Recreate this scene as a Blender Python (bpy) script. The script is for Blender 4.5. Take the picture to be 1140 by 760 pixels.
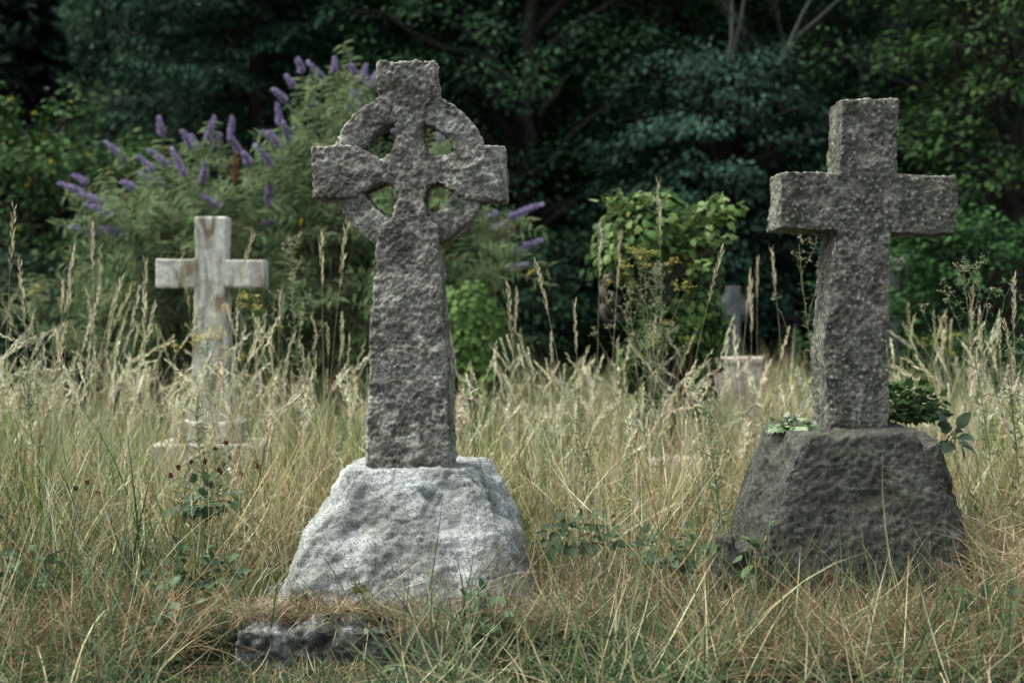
import bpy, bmesh, math, random
import numpy as np
from mathutils import Vector, Matrix
R = math.radians
for o in list(bpy.data.objects): bpy.data.objects.remove(o)
SC = bpy.context.scene
COL = SC.collection

# ------------------------------------------------------------------ camera, sky, sun, exposure
cam_d = bpy.data.cameras.new('camera'); cam = bpy.data.objects.new('camera', cam_d); COL.objects.link(cam)
cam.location = (0, 0, 1.0); cam.rotation_euler = (R(90 - 0.72), 0, 0)
cam_d.lens = 50; cam_d.sensor_width = 36; cam_d.clip_end = 500; cam_d.clip_start = 0.05
cam_d.dof.use_dof = True; cam_d.dof.focus_distance = 4.4; cam_d.dof.aperture_fstop = 2.5
SC.camera = cam
SUN_EL, SUN_AZ = R(64), R(-84)          # azimuth measured from +Y towards +X
world = bpy.data.worlds.new('World'); SC.world = world; world.use_nodes = True
wn = world.node_tree; bg = wn.nodes['Background']
sky = wn.nodes.new('ShaderNodeTexSky'); sky.sky_type = 'NISHITA'; sky.sun_disc = False
sky.sun_elevation = SUN_EL; sky.sun_rotation = SUN_AZ; sky.dust_density = 4.0; sky.air_density = 1.0; sky.ozone_density = 1.0
hs = wn.nodes.new('ShaderNodeHueSaturation'); hs.inputs['Saturation'].default_value = .45
wn.links.new(sky.outputs[0], hs.inputs['Color']); ov = wn.nodes.new('ShaderNodeMix'); ov.data_type = 'RGBA'; ov.blend_type = 'MULTIPLY'; ov.inputs[0].default_value = 1; ov.inputs[7].default_value = (.93, 1.0, .93, 1)
wn.links.new(hs.outputs[0], ov.inputs[6]); wn.links.new(ov.outputs[2], bg.inputs[0]); bg.inputs[1].default_value = 0.085
sl = bpy.data.lights.new('sun', 'SUN'); sun = bpy.data.objects.new('sun', sl); COL.objects.link(sun)
sl.energy = 1.5; sl.angle = R(40); sl.color = (1.0, 0.98, 0.88)
sd = Vector((math.sin(SUN_AZ)*math.cos(SUN_EL), math.cos(SUN_AZ)*math.cos(SUN_EL), math.sin(SUN_EL)))
sun.rotation_euler = sd.to_track_quat('Z', 'Y').to_euler(); sun.location = (0, 0, 30)
SC.view_settings.view_transform = 'Standard'; SC.view_settings.look = 'None'
SC.view_settings.exposure = 1.95; SC.view_settings.gamma = 1.0
SC.render.resolution_x = 1024; SC.render.resolution_y = 682
F = 1583.0

# ------------------------------------------------------------------ helpers
rng = np.random.default_rng(7)
def smooth(a, b, x):
    t = np.clip((np.asarray(x, float) - a)/(b - a), 0, 1); return t*t*(3 - 2*t)
def PX(px, d): return (px - 570.0)/F*d
def PZ(py, d): return 1.0 - (py - 360.0)/F*d
def P(px, py, d): return np.array([PX(px, d), d, PZ(py, d)])

def _h(ix, iy, iz, s):
    with np.errstate(over='ignore'):
        n = (ix.astype(np.int64)*374761393 + iy.astype(np.int64)*668265263 + iz.astype(np.int64)*2147483647 + s*974634777)
        n = (n ^ (n >> 13))*1274126177
        n = n ^ (n >> 16)
    return (n & 0xffff)/65535.0*2 - 1
def vnoise(Q, scale=1.0, seed=0):
    Q = np.asarray(Q, float)*scale; i = np.floor(Q).astype(np.int64); f = Q - i; u = f*f*f*(f*(f*6 - 15) + 10)
    r = 0
    for dx in (0, 1):
        for dy in (0, 1):
            for dz in (0, 1):
                w = (u[:,0] if dx else 1-u[:,0])*(u[:,1] if dy else 1-u[:,1])*(u[:,2] if dz else 1-u[:,2])
                r = r + w*_h(i[:,0]+dx, i[:,1]+dy, i[:,2]+dz, seed)
    return r
def fbm(Q, scale, octv=4, seed=0, gain=.5):
    r = 0; a = 1; t = 0
    for k in range(octv):
        r = r + a*vnoise(Q, scale*2.03**k, seed + k*17); t += a; a *= gain
    return r/t
def n2(x, y, scale, seed=0, octv=3):
    x = np.atleast_1d(np.asarray(x, float)); y = np.atleast_1d(np.asarray(y, float))
    return fbm(np.stack([x, y, np.zeros_like(x)+.37], 1), scale, octv, seed)
def gz(x, y):
    x = np.atleast_1d(np.asarray(x, float)); y = np.atleast_1d(np.asarray(y, float))
    return .05*n2(x, y, .45, 3) + .025*n2(x, y, 2.2, 5) + .05*smooth(13, 20, y) + 9*smooth(24, 50, y)
def norm(v): return v/np.maximum(np.linalg.norm(v, axis=-1, keepdims=True), 1e-9)

class Acc:
    """collects vertex/face/colour batches and links them as one mesh object"""
    def __init__(s): s.V = []; s.F = []; s.C = []; s.n = 0
    def add(s, V, Fc, C):
        V = np.asarray(V, float).reshape(-1, 3)
        C = np.broadcast_to(np.asarray(C, float), (len(V), 3)) if np.ndim(C) == 1 else np.asarray(C, float).reshape(-1, 3)
        s.V.append(V); s.C.append(C); s.F.append(np.asarray(Fc, np.int64) + s.n); s.n += len(V)
    def build(s, name, mat, parent=None, origin=None, sm=False):
        me = bpy.data.meshes.new(name)
        V = np.concatenate(s.V); C = np.concatenate(s.C)
        if origin is not None: V = V - np.asarray(origin)
        lt = np.concatenate([np.full(len(f), f.shape[1], np.int32) for f in s.F])
        lv = np.concatenate([f.ravel() for f in s.F]).astype(np.int32)
        ls = np.concatenate([[0], np.cumsum(lt)[:-1]]).astype(np.int32)
        me.vertices.add(len(V)); me.vertices.foreach_set('co', V.astype(np.float32).ravel())
        me.loops.add(len(lv)); me.loops.foreach_set('vertex_index', lv)
        me.polygons.add(len(lt)); me.polygons.foreach_set('loop_start', ls); me.polygons.foreach_set('loop_total', lt)
        if sm: me.polygons.foreach_set('use_smooth', np.ones(len(lt), bool))
        me.update(calc_edges=True)
        at = me.color_attributes.new('tint', 'FLOAT_COLOR', 'POINT')
        at.data.foreach_set('color', np.concatenate([np.clip(C, 0, 1), np.ones((len(C), 1))], 1).astype(np.float32).ravel())
        me.validate()
        me.materials.append(mat)
        o = bpy.data.objects.new(name, me); COL.objects.link(o)
        if parent is not None: o.parent = parent
        elif origin is not None: o.location = origin
        return o

def ribbons(acc, root, L, w, th0, kap, az, C0, C1, S=5, twist=None, basew=.7):
    """grass blades: start angle th0 from vertical, bending kap over the length towards azimuth az"""
    N = len(L); t = np.linspace(0, 1, S)
    pts = np.zeros((N, S, 3)); pts[:, 0] = root
    dh = np.stack([np.cos(az), np.sin(az), np.zeros(N)], 1)
    for i in range(1, S):
        a = th0 + kap*(t[i] - .5/(S-1))
        d = dh*np.sin(a)[:, None] + np.array([0, 0, 1.])*np.cos(a)[:, None]
        pts[:, i] = pts[:, i-1] + d*(L/(S-1))[:, None]
    if twist is None: twist = rng.uniform(0, math.pi, N)
    sv = np.stack([np.cos(twist), np.sin(twist), np.zeros(N)], 1)
    prof = np.minimum(1, basew + t*1.2)*(1 - t**2.2) + .04
    off = sv[:, None]*(w[:, None]*prof[None])[..., None]*.5
    V = np.stack([pts - off, pts + off], 2)
    idx = np.arange(N*S*2).reshape(N, S, 2)
    Fq = np.stack([idx[:, :-1, 0], idx[:, :-1, 1], idx[:, 1:, 1], idx[:, 1:, 0]], -1).reshape(-1, 4)
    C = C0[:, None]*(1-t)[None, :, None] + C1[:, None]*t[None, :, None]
    acc.add(V, Fq, np.repeat(C, 2, axis=1).reshape(-1, 3))
    return pts
def tubes(acc, pts, rad, C, sides=3):
    """pts (N,S,3), rad (N,S)"""
    N, S, _ = pts.shape
    T = norm(np.gradient(pts, axis=1)); ref = np.tile(np.array([.31, .17, .93]), (N, S, 1))
    bad = np.abs((T*ref).sum(-1)) > .96; ref[bad] = [1, 0, 0]
    A = norm(np.cross(T, ref)); B = np.cross(T, A)
    ang = np.arange(sides)*2*math.pi/sides
    V = pts[:, :, None] + rad[..., None, None]*(A[:, :, None]*np.cos(ang)[None, None, :, None] + B[:, :, None]*np.sin(ang)[None, None, :, None])
    idx = np.arange(N*S*sides).reshape(N, S, sides); nx = np.roll(idx, -1, axis=2)
    Fq = np.stack([idx[:, :-1], nx[:, :-1], nx[:, 1:], idx[:, 1:]], -1).reshape(-1, 4)
    C = np.asarray(C, float)
    if C.ndim == 2: C = np.repeat(C, S*sides, axis=0)
    acc.add(V, Fq, C)
# leaf templates: x across, y along, z normal
T_DIA = (np.array([[0,0,0],[.5,.45,.06],[0,1,0],[-.5,.45,.06]]), np.array([[0,1,2,3]]))
T_LAN = (np.array([[0,0,0],[.5,.35,.1],[.35,.7,.05],[0,1,-.12],[-.35,.7,.05],[-.5,.35,.1],[0,.35,0],[0,.7,-.04]]),
         np.array([[0,1,6,6],[0,6,5,5],[6,1,2,7],[6,7,4,5],[7,2,3,3],[7,3,4,4]]))
T_LAN = (T_LAN[0], [np.array([[0,1,6],[0,6,5],[7,2,3],[7,3,4]]), np.array([[6,1,2,7],[6,7,4,5]])])
def ivy_t():
    a = [(0,0),(.28,-.08),(.52,.12),(.36,.33),(.46,.58),(.2,.6),(0,1),(-.2,.6),(-.46,.58),(-.36,.33),(-.52,.12),(-.28,-.08)]
    V = [(x, y, -.25*x*x + .02 - .1*y*y) for x, y in a] + [(0, .32, .05)]
    return (np.array(V), np.array([[i, (i+1) % 12, 12] for i in range(12)]))
T_IVY = ivy_t()
T_OVA = (np.array([[0,0,0],[.36,.18,.06],[.5,.45,.08],[.3,.78,.03],[0,1,-.1],[-.3,.78,.03],[-.5,.45,.08],[-.36,.18,.06],[0,.45,-.02]]),
         np.array([[i, (i+1) % 8, 8] for i in range(8)]))
def leaves(acc, pos, d, nrm, L, W, C, T=T_DIA):
    d = norm(d); s = norm(np.cross(d, nrm)); n = np.cross(s, d)
    V0, Fs = T
    L = np.broadcast_to(L, (len(pos),)); W = np.broadcast_to(W, (len(pos),))
    V = pos[:, None] + s[:, None]*(V0[None, :, 0]*W[:, None])[..., None] + d[:, None]*(V0[None, :, 1]*L[:, None])[..., None] + n[:, None]*(V0[None, :, 2]*L[:, None])[..., None]
    k = len(V0); base = (np.arange(len(pos))*k)[:, None, None]
    if not isinstance(Fs, list): Fs = [Fs]
    Cc = np.repeat(C, k, axis=0) if np.ndim(C) == 2 else C
    n0 = acc.n
    for j, Fa in enumerate(Fs):
        FF = (base + Fa[None]).reshape(-1, Fa.shape[1])
        if j == 0: acc.add(V, FF, Cc)
        else: acc.F.append(FF + n0)
def rdir(N): return norm(rng.normal(size=(N, 3)))
def pick(pal, N, w=None, jit=.24):
    pal = np.asarray(pal, float); i = rng.choice(len(pal), N, p=w)
    return pal[i]*(1 + rng.uniform(-jit, jit, (N, 1)))*(1 + rng.uniform(-.05, .05, (N, 3)))

def tag(o, label, cat, group=None, kind=None):
    o['label'] = label; o['category'] = cat
    if group: o['group'] = group
    if kind: o['kind'] = kind
    return o
def thing(name, label, cat, loc, group=None):
    o = bpy.data.objects.new(name, None); COL.objects.link(o); o.location = tuple(float(v) for v in loc)
    o.empty_display_size = .1
    return tag(o, label, cat, group)

# ------------------------------------------------------------------ materials
def newmat(name):
    m = bpy.data.materials.new(name); m.use_nodes = True; nt = m.node_tree; nt.nodes.clear()
    out = nt.nodes.new('ShaderNodeOutputMaterial'); return m, nt, out
def plant_mat(name, rough=.6, trans=.3, spec=.25, back=None):
    m, nt, out = newmat(name); N = nt.nodes; L = nt.links
    at = N.new('ShaderNodeAttribute'); at.attribute_name = 'tint'
    b = N.new('ShaderNodeBsdfPrincipled'); b.inputs['Roughness'].default_value = rough; b.inputs['Specular IOR Level'].default_value = spec
    col = at.outputs['Color']
    tc = N.new('ShaderNodeTexCoord'); nz = N.new('ShaderNodeTexNoise'); nz.inputs['Scale'].default_value = 35; L.new(tc.outputs['Object'], nz.inputs['Vector'])
    mr = N.new('ShaderNodeMapRange'); L.new(nz.outputs[0], mr.inputs[0]); mr.inputs[1].default_value = .3; mr.inputs[2].default_value = .7; mr.inputs[3].default_value = .8; mr.inputs[4].default_value = 1.2
    vm = N.new('ShaderNodeVectorMath'); vm.operation = 'SCALE'; L.new(col, vm.inputs[0]); L.new(mr.outputs[0], vm.inputs['Scale']); col = vm.outputs[0]
    if back:
        ge = N.new('ShaderNodeNewGeometry'); mx = N.new('ShaderNodeMix'); mx.data_type = 'RGBA'
        L.new(ge.outputs['Backfacing'], mx.inputs[0]); L.new(col, mx.inputs[6]); mx.inputs[7].default_value = (*back, 1); col = mx.outputs[2]
    L.new(col, b.inputs['Base Color'])
    if trans > 0:
        t = N.new('ShaderNodeBsdfTranslucent'); L.new(col, t.inputs[0])
        mx = N.new('ShaderNodeMixShader'); mx.inputs[0].default_value = trans
        L.new(b.outputs[0], mx.inputs[1]); L.new(t.outputs[0], mx.inputs[2]); L.new(mx.outputs[0], out.inputs[0])
    else: L.new(b.outputs[0], out.inputs[0])
    return m
def ramp(nt, src, stops, interp='LINEAR'):
    r = nt.nodes.new('ShaderNodeValToRGB'); r.color_ramp.interpolation = interp
    e = r.color_ramp.elements
    while len(e) < len(stops): e.new(.5)
    for i, (p, c) in enumerate(stops):
        e[i].position = p; e[i].color = (*c, 1) if hasattr(c, '__len__') else (c, c, c, 1)
    nt.links.new(src, r.inputs[0]); return r.outputs[0]
def noise(nt, vec, scale, detail=6, rough=.6, dist=0):
    n = nt.nodes.new('ShaderNodeTexNoise'); n.inputs['Scale'].default_value = scale; n.inputs['Detail'].default_value = detail
    n.inputs['Roughness'].default_value = rough; n.inputs['Distortion'].default_value = dist; nt.links.new(vec, n.inputs['Vector']); return n.outputs[0]
def mixc(nt, fac, a, b, mode='MIX'):
    m = nt.nodes.new('ShaderNodeMix'); m.data_type = 'RGBA'; m.blend_type = mode
    for i, v in ((0, fac), (6, a), (7, b)):
        if isinstance(v, bpy.types.NodeSocket): nt.links.new(v, m.inputs[i])
        elif i == 0: m.inputs[0].default_value = v
        else: m.inputs[i].default_value = (*v, 1)
    return m.outputs[2]
def stone_mat(name, dark, mid, light, nscale=9, speck=0.5, speck_col=(.03,.03,.032), speck_scale=190, lichen=0, lich_col=(.4,.4,.36), lich_scale=45,
              stain=None, stain_amt=.5, green=0, bump=.5, streak=False, fscale=None, fcon=1.0, sth=.34, cav=0.0, ss=5):
    m, nt, out = newmat(name); N = nt.nodes; L = nt.links
    tc = N.new('ShaderNodeTexCoord'); v = tc.outputs['Object']
    if streak:
        mp = N.new('ShaderNodeMapping'); mp.inputs['Scale'].default_value = (1, 1, .28); L.new(v, mp.inputs[0]); vs = mp.outputs[0]
    else: vs = v
    a = noise(nt, v, nscale, 8, .68, .6)
    c = ramp(nt, a, [(.34, dark), (.5, mid), (.66, light)])
    fine = noise(nt, v, fscale or nscale*7, 6, .75, 1.2)
    c = mixc(nt, 1, c, ramp(nt, fine, [(.34, 1-.6*fcon), (.5, 1.0), (.66, 1+.5*fcon)]), 'MULTIPLY')
    if stain is not None:
        s = noise(nt, vs, ss, 5, .6, .8); c = mixc(nt, ramp(nt, s, [(.45, 0.), (.62, stain_amt)]), c, stain)
    if green > 0:
        s = noise(nt, vs, 3.3, 4, .6, .5); c = mixc(nt, ramp(nt, s, [(.5, 0.), (.68, green)]), c, (.10,.115,.075))
    if lichen > 0:
        vo = N.new('ShaderNodeTexVoronoi'); vo.inputs['Scale'].default_value = lich_scale; L.new(v, vo.inputs['Vector'])
        d = N.new('ShaderNodeMath'); d.operation = 'ADD'; L.new(vo.outputs['Distance'], d.inputs[0])
        nn = noise(nt, v, 11, 4, .6); k = N.new('ShaderNodeMath'); k.operation = 'MULTIPLY_ADD'; L.new(nn, k.inputs[0]); k.inputs[1].default_value = -1.1; k.inputs[2].default_value = .5
        L.new(k.outputs[0], d.inputs[1])
        c = mixc(nt, ramp(nt, d.outputs[0], [(.12, lichen), (.26, 0.)]), c, lich_col)
    if speck > 0:
        sp = noise(nt, v, speck_scale, 3, .7); c = mixc(nt, ramp(nt, sp, [(sth, speck), (sth+.05, 0.)]), c, speck_col)
        sp2 = noise(nt, v, speck_scale*.37, 4, .7); c = mixc(nt, ramp(nt, sp2, [(.3, speck*.8), (.38, 0.)]), c, speck_col)
    if cav > 0:          # darker in the pits, paler on the ridges
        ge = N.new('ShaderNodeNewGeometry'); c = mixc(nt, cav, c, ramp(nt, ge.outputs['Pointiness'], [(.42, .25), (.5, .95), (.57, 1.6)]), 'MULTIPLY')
    b = N.new('ShaderNodeBsdfPrincipled'); b.inputs['Roughness'].default_value = .92; b.inputs['Specular IOR Level'].default_value = .2
    L.new(c, b.inputs['Base Color'])
    hb = noise(nt, v, 70, 8, .75, .4); hb2 = noise(nt, v, 260, 4, .7)
    ad = N.new('ShaderNodeMath'); ad.operation = 'MULTIPLY_ADD'; L.new(hb2, ad.inputs[0]); ad.inputs[1].default_value = .4; L.new(hb, ad.inputs[2])
    bp = N.new('ShaderNodeBump'); bp.inputs['Strength'].default_value = bump; bp.inputs['Distance'].default_value = .012
    L.new(ad.outputs[0], bp.inputs['Height']); L.new(bp.outputs[0], b.inputs['Normal']); L.new(b.outputs[0], out.inputs[0])
    return m
def ground_mat():
    m, nt, out = newmat('soil_and_thatch'); tc = nt.nodes.new('ShaderNodeTexCoord'); v = tc.outputs['Object']
    c = ramp(nt, noise(nt, v, 2.5, 8, .7), [(.3, (.014,.017,.009)), (.5, (.026,.025,.014)), (.7, (.055,.042,.024))])
    c = mixc(nt, .6, c, ramp(nt, noise(nt, v, 60, 6, .8), [(.3, .3), (.7, 1.5)]), 'MULTIPLY')
    b = nt.nodes.new('ShaderNodeBsdfPrincipled'); b.inputs['Roughness'].default_value = .95; nt.links.new(c, b.inputs[0])
    bp = nt.nodes.new('ShaderNodeBump'); bp.inputs['Strength'].default_value = 1; bp.inputs['Distance'].default_value = .03
    nt.links.new(noise(nt, v, 40, 8, .8), bp.inputs['Height']); nt.links.new(bp.outputs[0], b.inputs['Normal']); nt.links.new(b.outputs[0], out.inputs[0])
    return m
M_grass = plant_mat('grass_blade', .6, .24, .2)
M_leaf = plant_mat('leaf', .65, .25, .08)
M_fir = plant_mat('fir_needles', .7, .12, .06)
M_ivy = plant_mat('ivy_leaf', .5, .25, .2)
M_budd = plant_mat('buddleia_leaf', .7, .3, .2, back=(.20,.26,.14))
M_flower = plant_mat('petal', .7, .3, .1)
M_bark = plant_mat('bark', .9, 0, .1)
M_ground = ground_mat()
M_celtic = stone_mat('weathered_granite', (.09,.085,.073), (.30,.287,.252), (.61,.59,.53), 17, .6, stain=(.07,.065,.052), stain_amt=.7, lichen=.3, lich_col=(.42,.42,.39), lich_scale=70, green=.25, bump=1.0, fscale=75, fcon=1.0, cav=.4)
M_pale = stone_mat('pale_granite', (.27,.272,.27), (.40,.408,.41), (.52,.535,.545), 7, 1.0, speck_col=(.03,.03,.032), speck_scale=230, stain=(.15,.155,.135), stain_amt=.65, bump=.8, fscale=130, fcon=.75, sth=.40, cav=.3)
M_darkx = stone_mat('lichened_sandstone', (.05,.049,.04), (.122,.118,.10), (.26,.25,.215), 13, .5, lichen=.75, lich_col=(.33,.33,.29), lich_scale=52, green=.45, bump=.8, streak=True, cav=.5, fscale=110)
M_darkb = stone_mat('dark_gritstone', (.032,.032,.028), (.062,.061,.054), (.12,.118,.105), 9, .4, lichen=.3, lich_col=(.25,.25,.23), lich_scale=90, green=.3, bump=.9, cav=.4, fscale=120, fcon=1.1)
M_white = stone_mat('pale_marble', (.38,.365,.32), (.54,.525,.48), (.66,.65,.61), 12, .3, stain=(.19,.16,.115), stain_amt=1.0, bump=.5, streak=True, fscale=60, fcon=.5, ss=11)
M_pink = stone_mat('pink_sandstone', (.30,.235,.21), (.43,.35,.32), (.52,.44,.41), 8, .15, bump=.3)
M_kerb = stone_mat('mossy_kerb_stone', (.06,.06,.055), (.20,.20,.19), (.5,.51,.5), 12, .8, fscale=110, sth=.38, cav=.4, stain=(.035,.035,.03), stain_amt=.8, bump=.9)
M_fargrey = stone_mat('far_grey_stone', (.07,.073,.076), (.125,.13,.133), (.19,.195,.20), 6, .2, bump=.3)

# ------------------------------------------------------------------ ground
def make_ground():
    xs = np.concatenate([np.linspace(-60, -6, 22), np.linspace(-5.8, 5.8, 130), np.linspace(6, 60, 22)])
    ys = np.concatenate([np.linspace(-40, 2, 14), np.linspace(2.2, 16, 140), np.linspace(16.5, 90, 50)])
    X, Y = np.meshgrid(xs, ys); Z = gz(X.ravel(), Y.ravel())
    V = np.stack([X.ravel(), Y.ravel(), Z], 1); nx, ny = len(xs), len(ys)
    i = np.arange(nx*ny).reshape(ny, nx)
    Fq = np.stack([i[:-1, :-1], i[:-1, 1:], i[1:, 1:], i[1:, :-1]], -1).reshape(-1, 4)
    a = Acc(); a.add(V, Fq, (.1,.1,.1)); o = a.build('ground', M_ground, sm=True)
    tag(o, 'brown soil and thatch under the grass, rising to a wooded bank behind', 'ground', kind='structure')
make_ground()

# ------------------------------------------------------------------ stones
def solid(polys, voxel, name):
    """polys: list of closed (verts, faces) -> one voxel-remeshed mesh as arrays"""
    me = bpy.data.meshes.new('tmp'); V = []; Fc = []; n = 0
    for v, f in polys:
        V += [tuple(p) for p in v]; Fc += [tuple(int(i)+n for i in q) for q in f]; n += len(v)
    me.from_pydata(V, [], Fc); me.update()
    bm = bmesh.new(); bm.from_mesh(me); bmesh.ops.recalc_face_normals(bm, faces=bm.faces); bmesh.ops.triangulate(bm, faces=bm.faces); bm.to_mesh(me); bm.free()
    o = bpy.data.objects.new('tmp', me); COL.objects.link(o)
    md = o.modifiers.new('r', 'REMESH'); md.mode = 'VOXEL'; md.voxel_size = voxel; md.use_smooth_shade = True
    bpy.context.view_layer.update(); dg = bpy.context.evaluated_depsgraph_get()
    m2 = bpy.data.meshes.new_from_object(o.evaluated_get(dg)); m2.name = name
    bpy.data.objects.remove(o); bpy.data.meshes.remove(me)
    return m2
def prism(poly, y0, y1):
    n = len(poly); V = [(x, y0, z) for x, z in poly] + [(x, y1, z) for x, z in poly]
    return V, [tuple(range(n)), tuple(range(2*n-1, n-1, -1))] + [(i, (i+1) % n, n+(i+1) % n, n+i) for i in range(n)]
def smoothmesh(me, it, fac=.5):
    bm = bmesh.new(); bm.from_mesh(me)
    for _ in range(it): bmesh.ops.smooth_vert(bm, verts=bm.verts, factor=fac, use_axis_x=True, use_axis_y=True, use_axis_z=True)
    bm.to_mesh(me); bm.free(); me.update()
def displace(me, fn):
    n = len(me.vertices); co = np.zeros(n*3, np.float32); me.vertices.foreach_get('co', co); co = co.reshape(-1, 3).astype(float)
    nr = np.zeros(n*3, np.float32); me.vertices.foreach_get('normal', nr); nr = nr.reshape(-1, 3).astype(float)
    co = fn(co, nr); me.vertices.foreach_set('co', co.astype(np.float32).ravel()); me.update()
def hewn(me, amp=(.012, .006, .003), sc=(7, 20, 50), seed=0, ridge=.5, warp=None):
    def fn(co, nr):
        if warp is not None: co = warp(co)
        d = amp[0]*fbm(co, sc[0], 3, seed)
        r = 1 - np.abs(fbm(co, sc[1], 4, seed+40))*3
        d = d + amp[1]*(ridge*(r-.5) + (1-ridge)*fbm(co, sc[1], 4, seed+80)*1.6)
        d = d + amp[2]*fbm(co, sc[2], 4, seed+120, .7)*1.8
        return co + nr*d[:, None]
    displace(me, fn); me.polygons.foreach_set('use_smooth', np.ones(len(me.polygons), bool)); me.update()
def plane_cuts(co, cuts, rough=.01, seed=0):
    for i, (n, p) in enumerate(cuts):
        n = np.array(n, float); n /= np.linalg.norm(n)
        e = (co - np.array(p)) @ n + rough*1.5*fbm(co, 9, 3, seed+i*7)
        co = co - n*np.maximum(e, 0)[:, None]
    return co
def link(me, name, mat, parent, loc=(0,0,0), rot=(0,0,0)):
    me.materials.clear(); me.materials.append(mat); me.name = name
    o = bpy.data.objects.new(name, me); COL.objects.link(o); o.parent = parent; o.location = loc; o.rotation_euler = rot
    return o
def rings_solid(rings, k=24):
    """rings: (z, x0,x1,y0,y1, exponent) superellipse cross-sections lofted -> closed solid"""
    V = []; Fc = []
    for (z, x0, x1, y0, y1, e) in rings:
        cx, cy, rx, ry = (x0+x1)/2, (y0+y1)/2, (x1-x0)/2, (y1-y0)/2
        for i in range(k):
            a = 2*math.pi*(i+.5)/k; c, s = math.cos(a), math.sin(a)
            r = (abs(c)**e + abs(s)**e)**(-1/e)
            V.append((cx + rx*r*c, cy + ry*r*s, z))
    n = len(rings)
    for j in range(n-1):
        for i in range(k): Fc.append((j*k+i, j*k+(i+1) % k, (j+1)*k+(i+1) % k, (j+1)*k+i))
    Fc.append(tuple(range(k-1, -1, -1))); Fc.append(tuple((n-1)*k+i for i in range(k)))
    return V, Fc

# --- ringed granite cross on its pale boulder (d = 4.45 at the front face)
CX, CY, CZ = -.323, 4.555, .55
def celtic():
    t = thing('celtic_cross', 'tall rough grey granite ringed cross on a pale speckled boulder base, left of centre', 'gravestone', (CX, CY, 0))
    s = 1/355.7
    q = lambda L: [((x-455)*s, (520-y)*s) for x, y in L]
    out = [(421,66),(487,66),(488,106),(476,116),(470,132),(469,150),(473,163),(486,174),(504,169),(518,160),(562,160),(562,222),(520,222),(504,210),(486,202),(474,206),(470,222),(474,240),(489,254),(490,300),(497,370),(501,450),(502,525),(408,525),(409,450),(414,370),(420,300),(421,254),(437,240),(440,222),(437,206),(425,201),(406,208),(390,219),(345,218),(344,160),(393,159),(408,167),(424,174),(437,165),(441,150),(441,132),(435,116),(422,106)]
    me = solid([prism(q(out), -.085, .085)], .004, 'cross'); smoothmesh(me, 7)
    def warp(co):
        z = co[:, 2]; co = co.copy()
        k = 1.3 - .62*np.clip(z/1.1, 0, .9)
        co[:, 1] = co[:, 1]*k
        co[:, 0] += .004*np.sin(z*9) + .002*np.sin(z*23+1)
        e = np.clip((co[:, 0] - .24)/.07, 0, 1); co[:, 1] = np.where(co[:, 1] < 0, co[:, 1] + e*e*.035, co[:, 1])
        co[:, 2] += np.where(z > 1.2, .002*np.sin(co[:, 0]*40), 0)
        return co
    hewn(me, (.004, .0065, .0055), (6, 21, 80), 11, .5, warp)
    r0 = (0, 0, R(-4))
    cr_ = link(me, 'cross', M_celtic, t, (0, 0, CZ), r0)
    k = 72; V = []; Fc = []; cz = (520-188)*s
    for i in range(k):
        a = 2*math.pi*i/k
        for rr, yy in ((57*s, -.055), (88.5*s, -.055), (88.5*s, .055), (57*s, .055)): V.append((rr*math.cos(a), yy, cz + rr*math.sin(a)))
    for i in range(k):
        j = (i+1) % k
        for u in range(4): Fc.append((i*4+u, i*4+(u+1) % 4, j*4+(u+1) % 4, j*4+u))
    me = solid([(V, Fc)], .0045, 'ring'); smoothmesh(me, 3)
    hewn(me, (.003, .005, .0055), (9, 23, 80), 21, .5)
    link(me, 'ring', M_celtic, cr_)
    # boulder, local to (CX,CY)
    rg = [(-.08,-.41,.41,-.42,.46,4),(.12,-.405,.405,-.40,.44,4),(.25,-.36,.38,-.36,.40,4),(.37,-.32,.345,-.29,.36,4),(.46,-.285,.30,-.22,.32,4),(.535,-.25,.258,-.17,.28,4.5),(.55,-.24,.25,-.16,.27,4.5)]
    me = solid([rings_solid(rg, 40)], .008, 'base_stone'); smoothmesh(me, 2)
    cuts = [((-.55,-.75,.45),(-.30,-.30,.30)), ((.85,-.40,.35),(.36,-.28,.28)), ((-.2,-.9,.36),(0,-.33,.25)), ((.15,-.85,.6),(.1,-.24,.42)), ((-.8,-.1,.62),(-.30,0,.40)), ((.85,-.1,.5),(.335,0,.36)), ((-.4,-.7,.75),(-.2,-.22,.5))]
    def facet(co):
        co = co.copy(); co = plane_cuts(co, cuts, .03, 301); c = co - np.array([0, 0, .2])
        n = fbm(co, 3.2, 2, 91); st = np.round(n*5)/5
        amt = .03*(n*.4 + st*.6); amt = amt*smooth(.54, .42, co[:, 2])
        return co + norm(c*np.array([1, 1, .3]))*amt[:, None]
    hewn(me, (.013, .006, .005), (4.2, 13, 90), 31, .6, facet)
    link(me, 'base_stone', M_pale, t)
celtic()
# kerb slab under it
def box(x0, x1, y0, y1, z0, z1): return prism([(x0, z0), (x1, z0), (x1, z1), (x0, z1)], y0, y1)
def kerb(x0, x1, y0, y1, z0, z1, label, seed, mat=M_kerb):
    t = solid([box(x0+.01, x1-.01, y0+.01, y1, z0, z1)], .007, 'kerb_stone'); smoothmesh(t, 9)
    hewn(t, (.05, .024, .010), (6, 13, 50), seed, .5)
    c = ((x0+x1)/2, (y0+y1)/2, z0)
    displace(t, lambda co, nr: co - np.array(c))
    o = link(t, 'kerb_stone', mat, None, c); tag(o, label, 'kerb stone'); return o
kerb(-.80, -.34, 4.05, 4.75, -.05, .125, 'mossy dark and white kerb stone in front of the ringed cross base, left end bare', 61)
kerb(-.325, .16, 4.16, 4.8, -.05, .10, 'low kerb stone buried in dry grass in front of the pale boulder, right end', 67)

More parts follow.
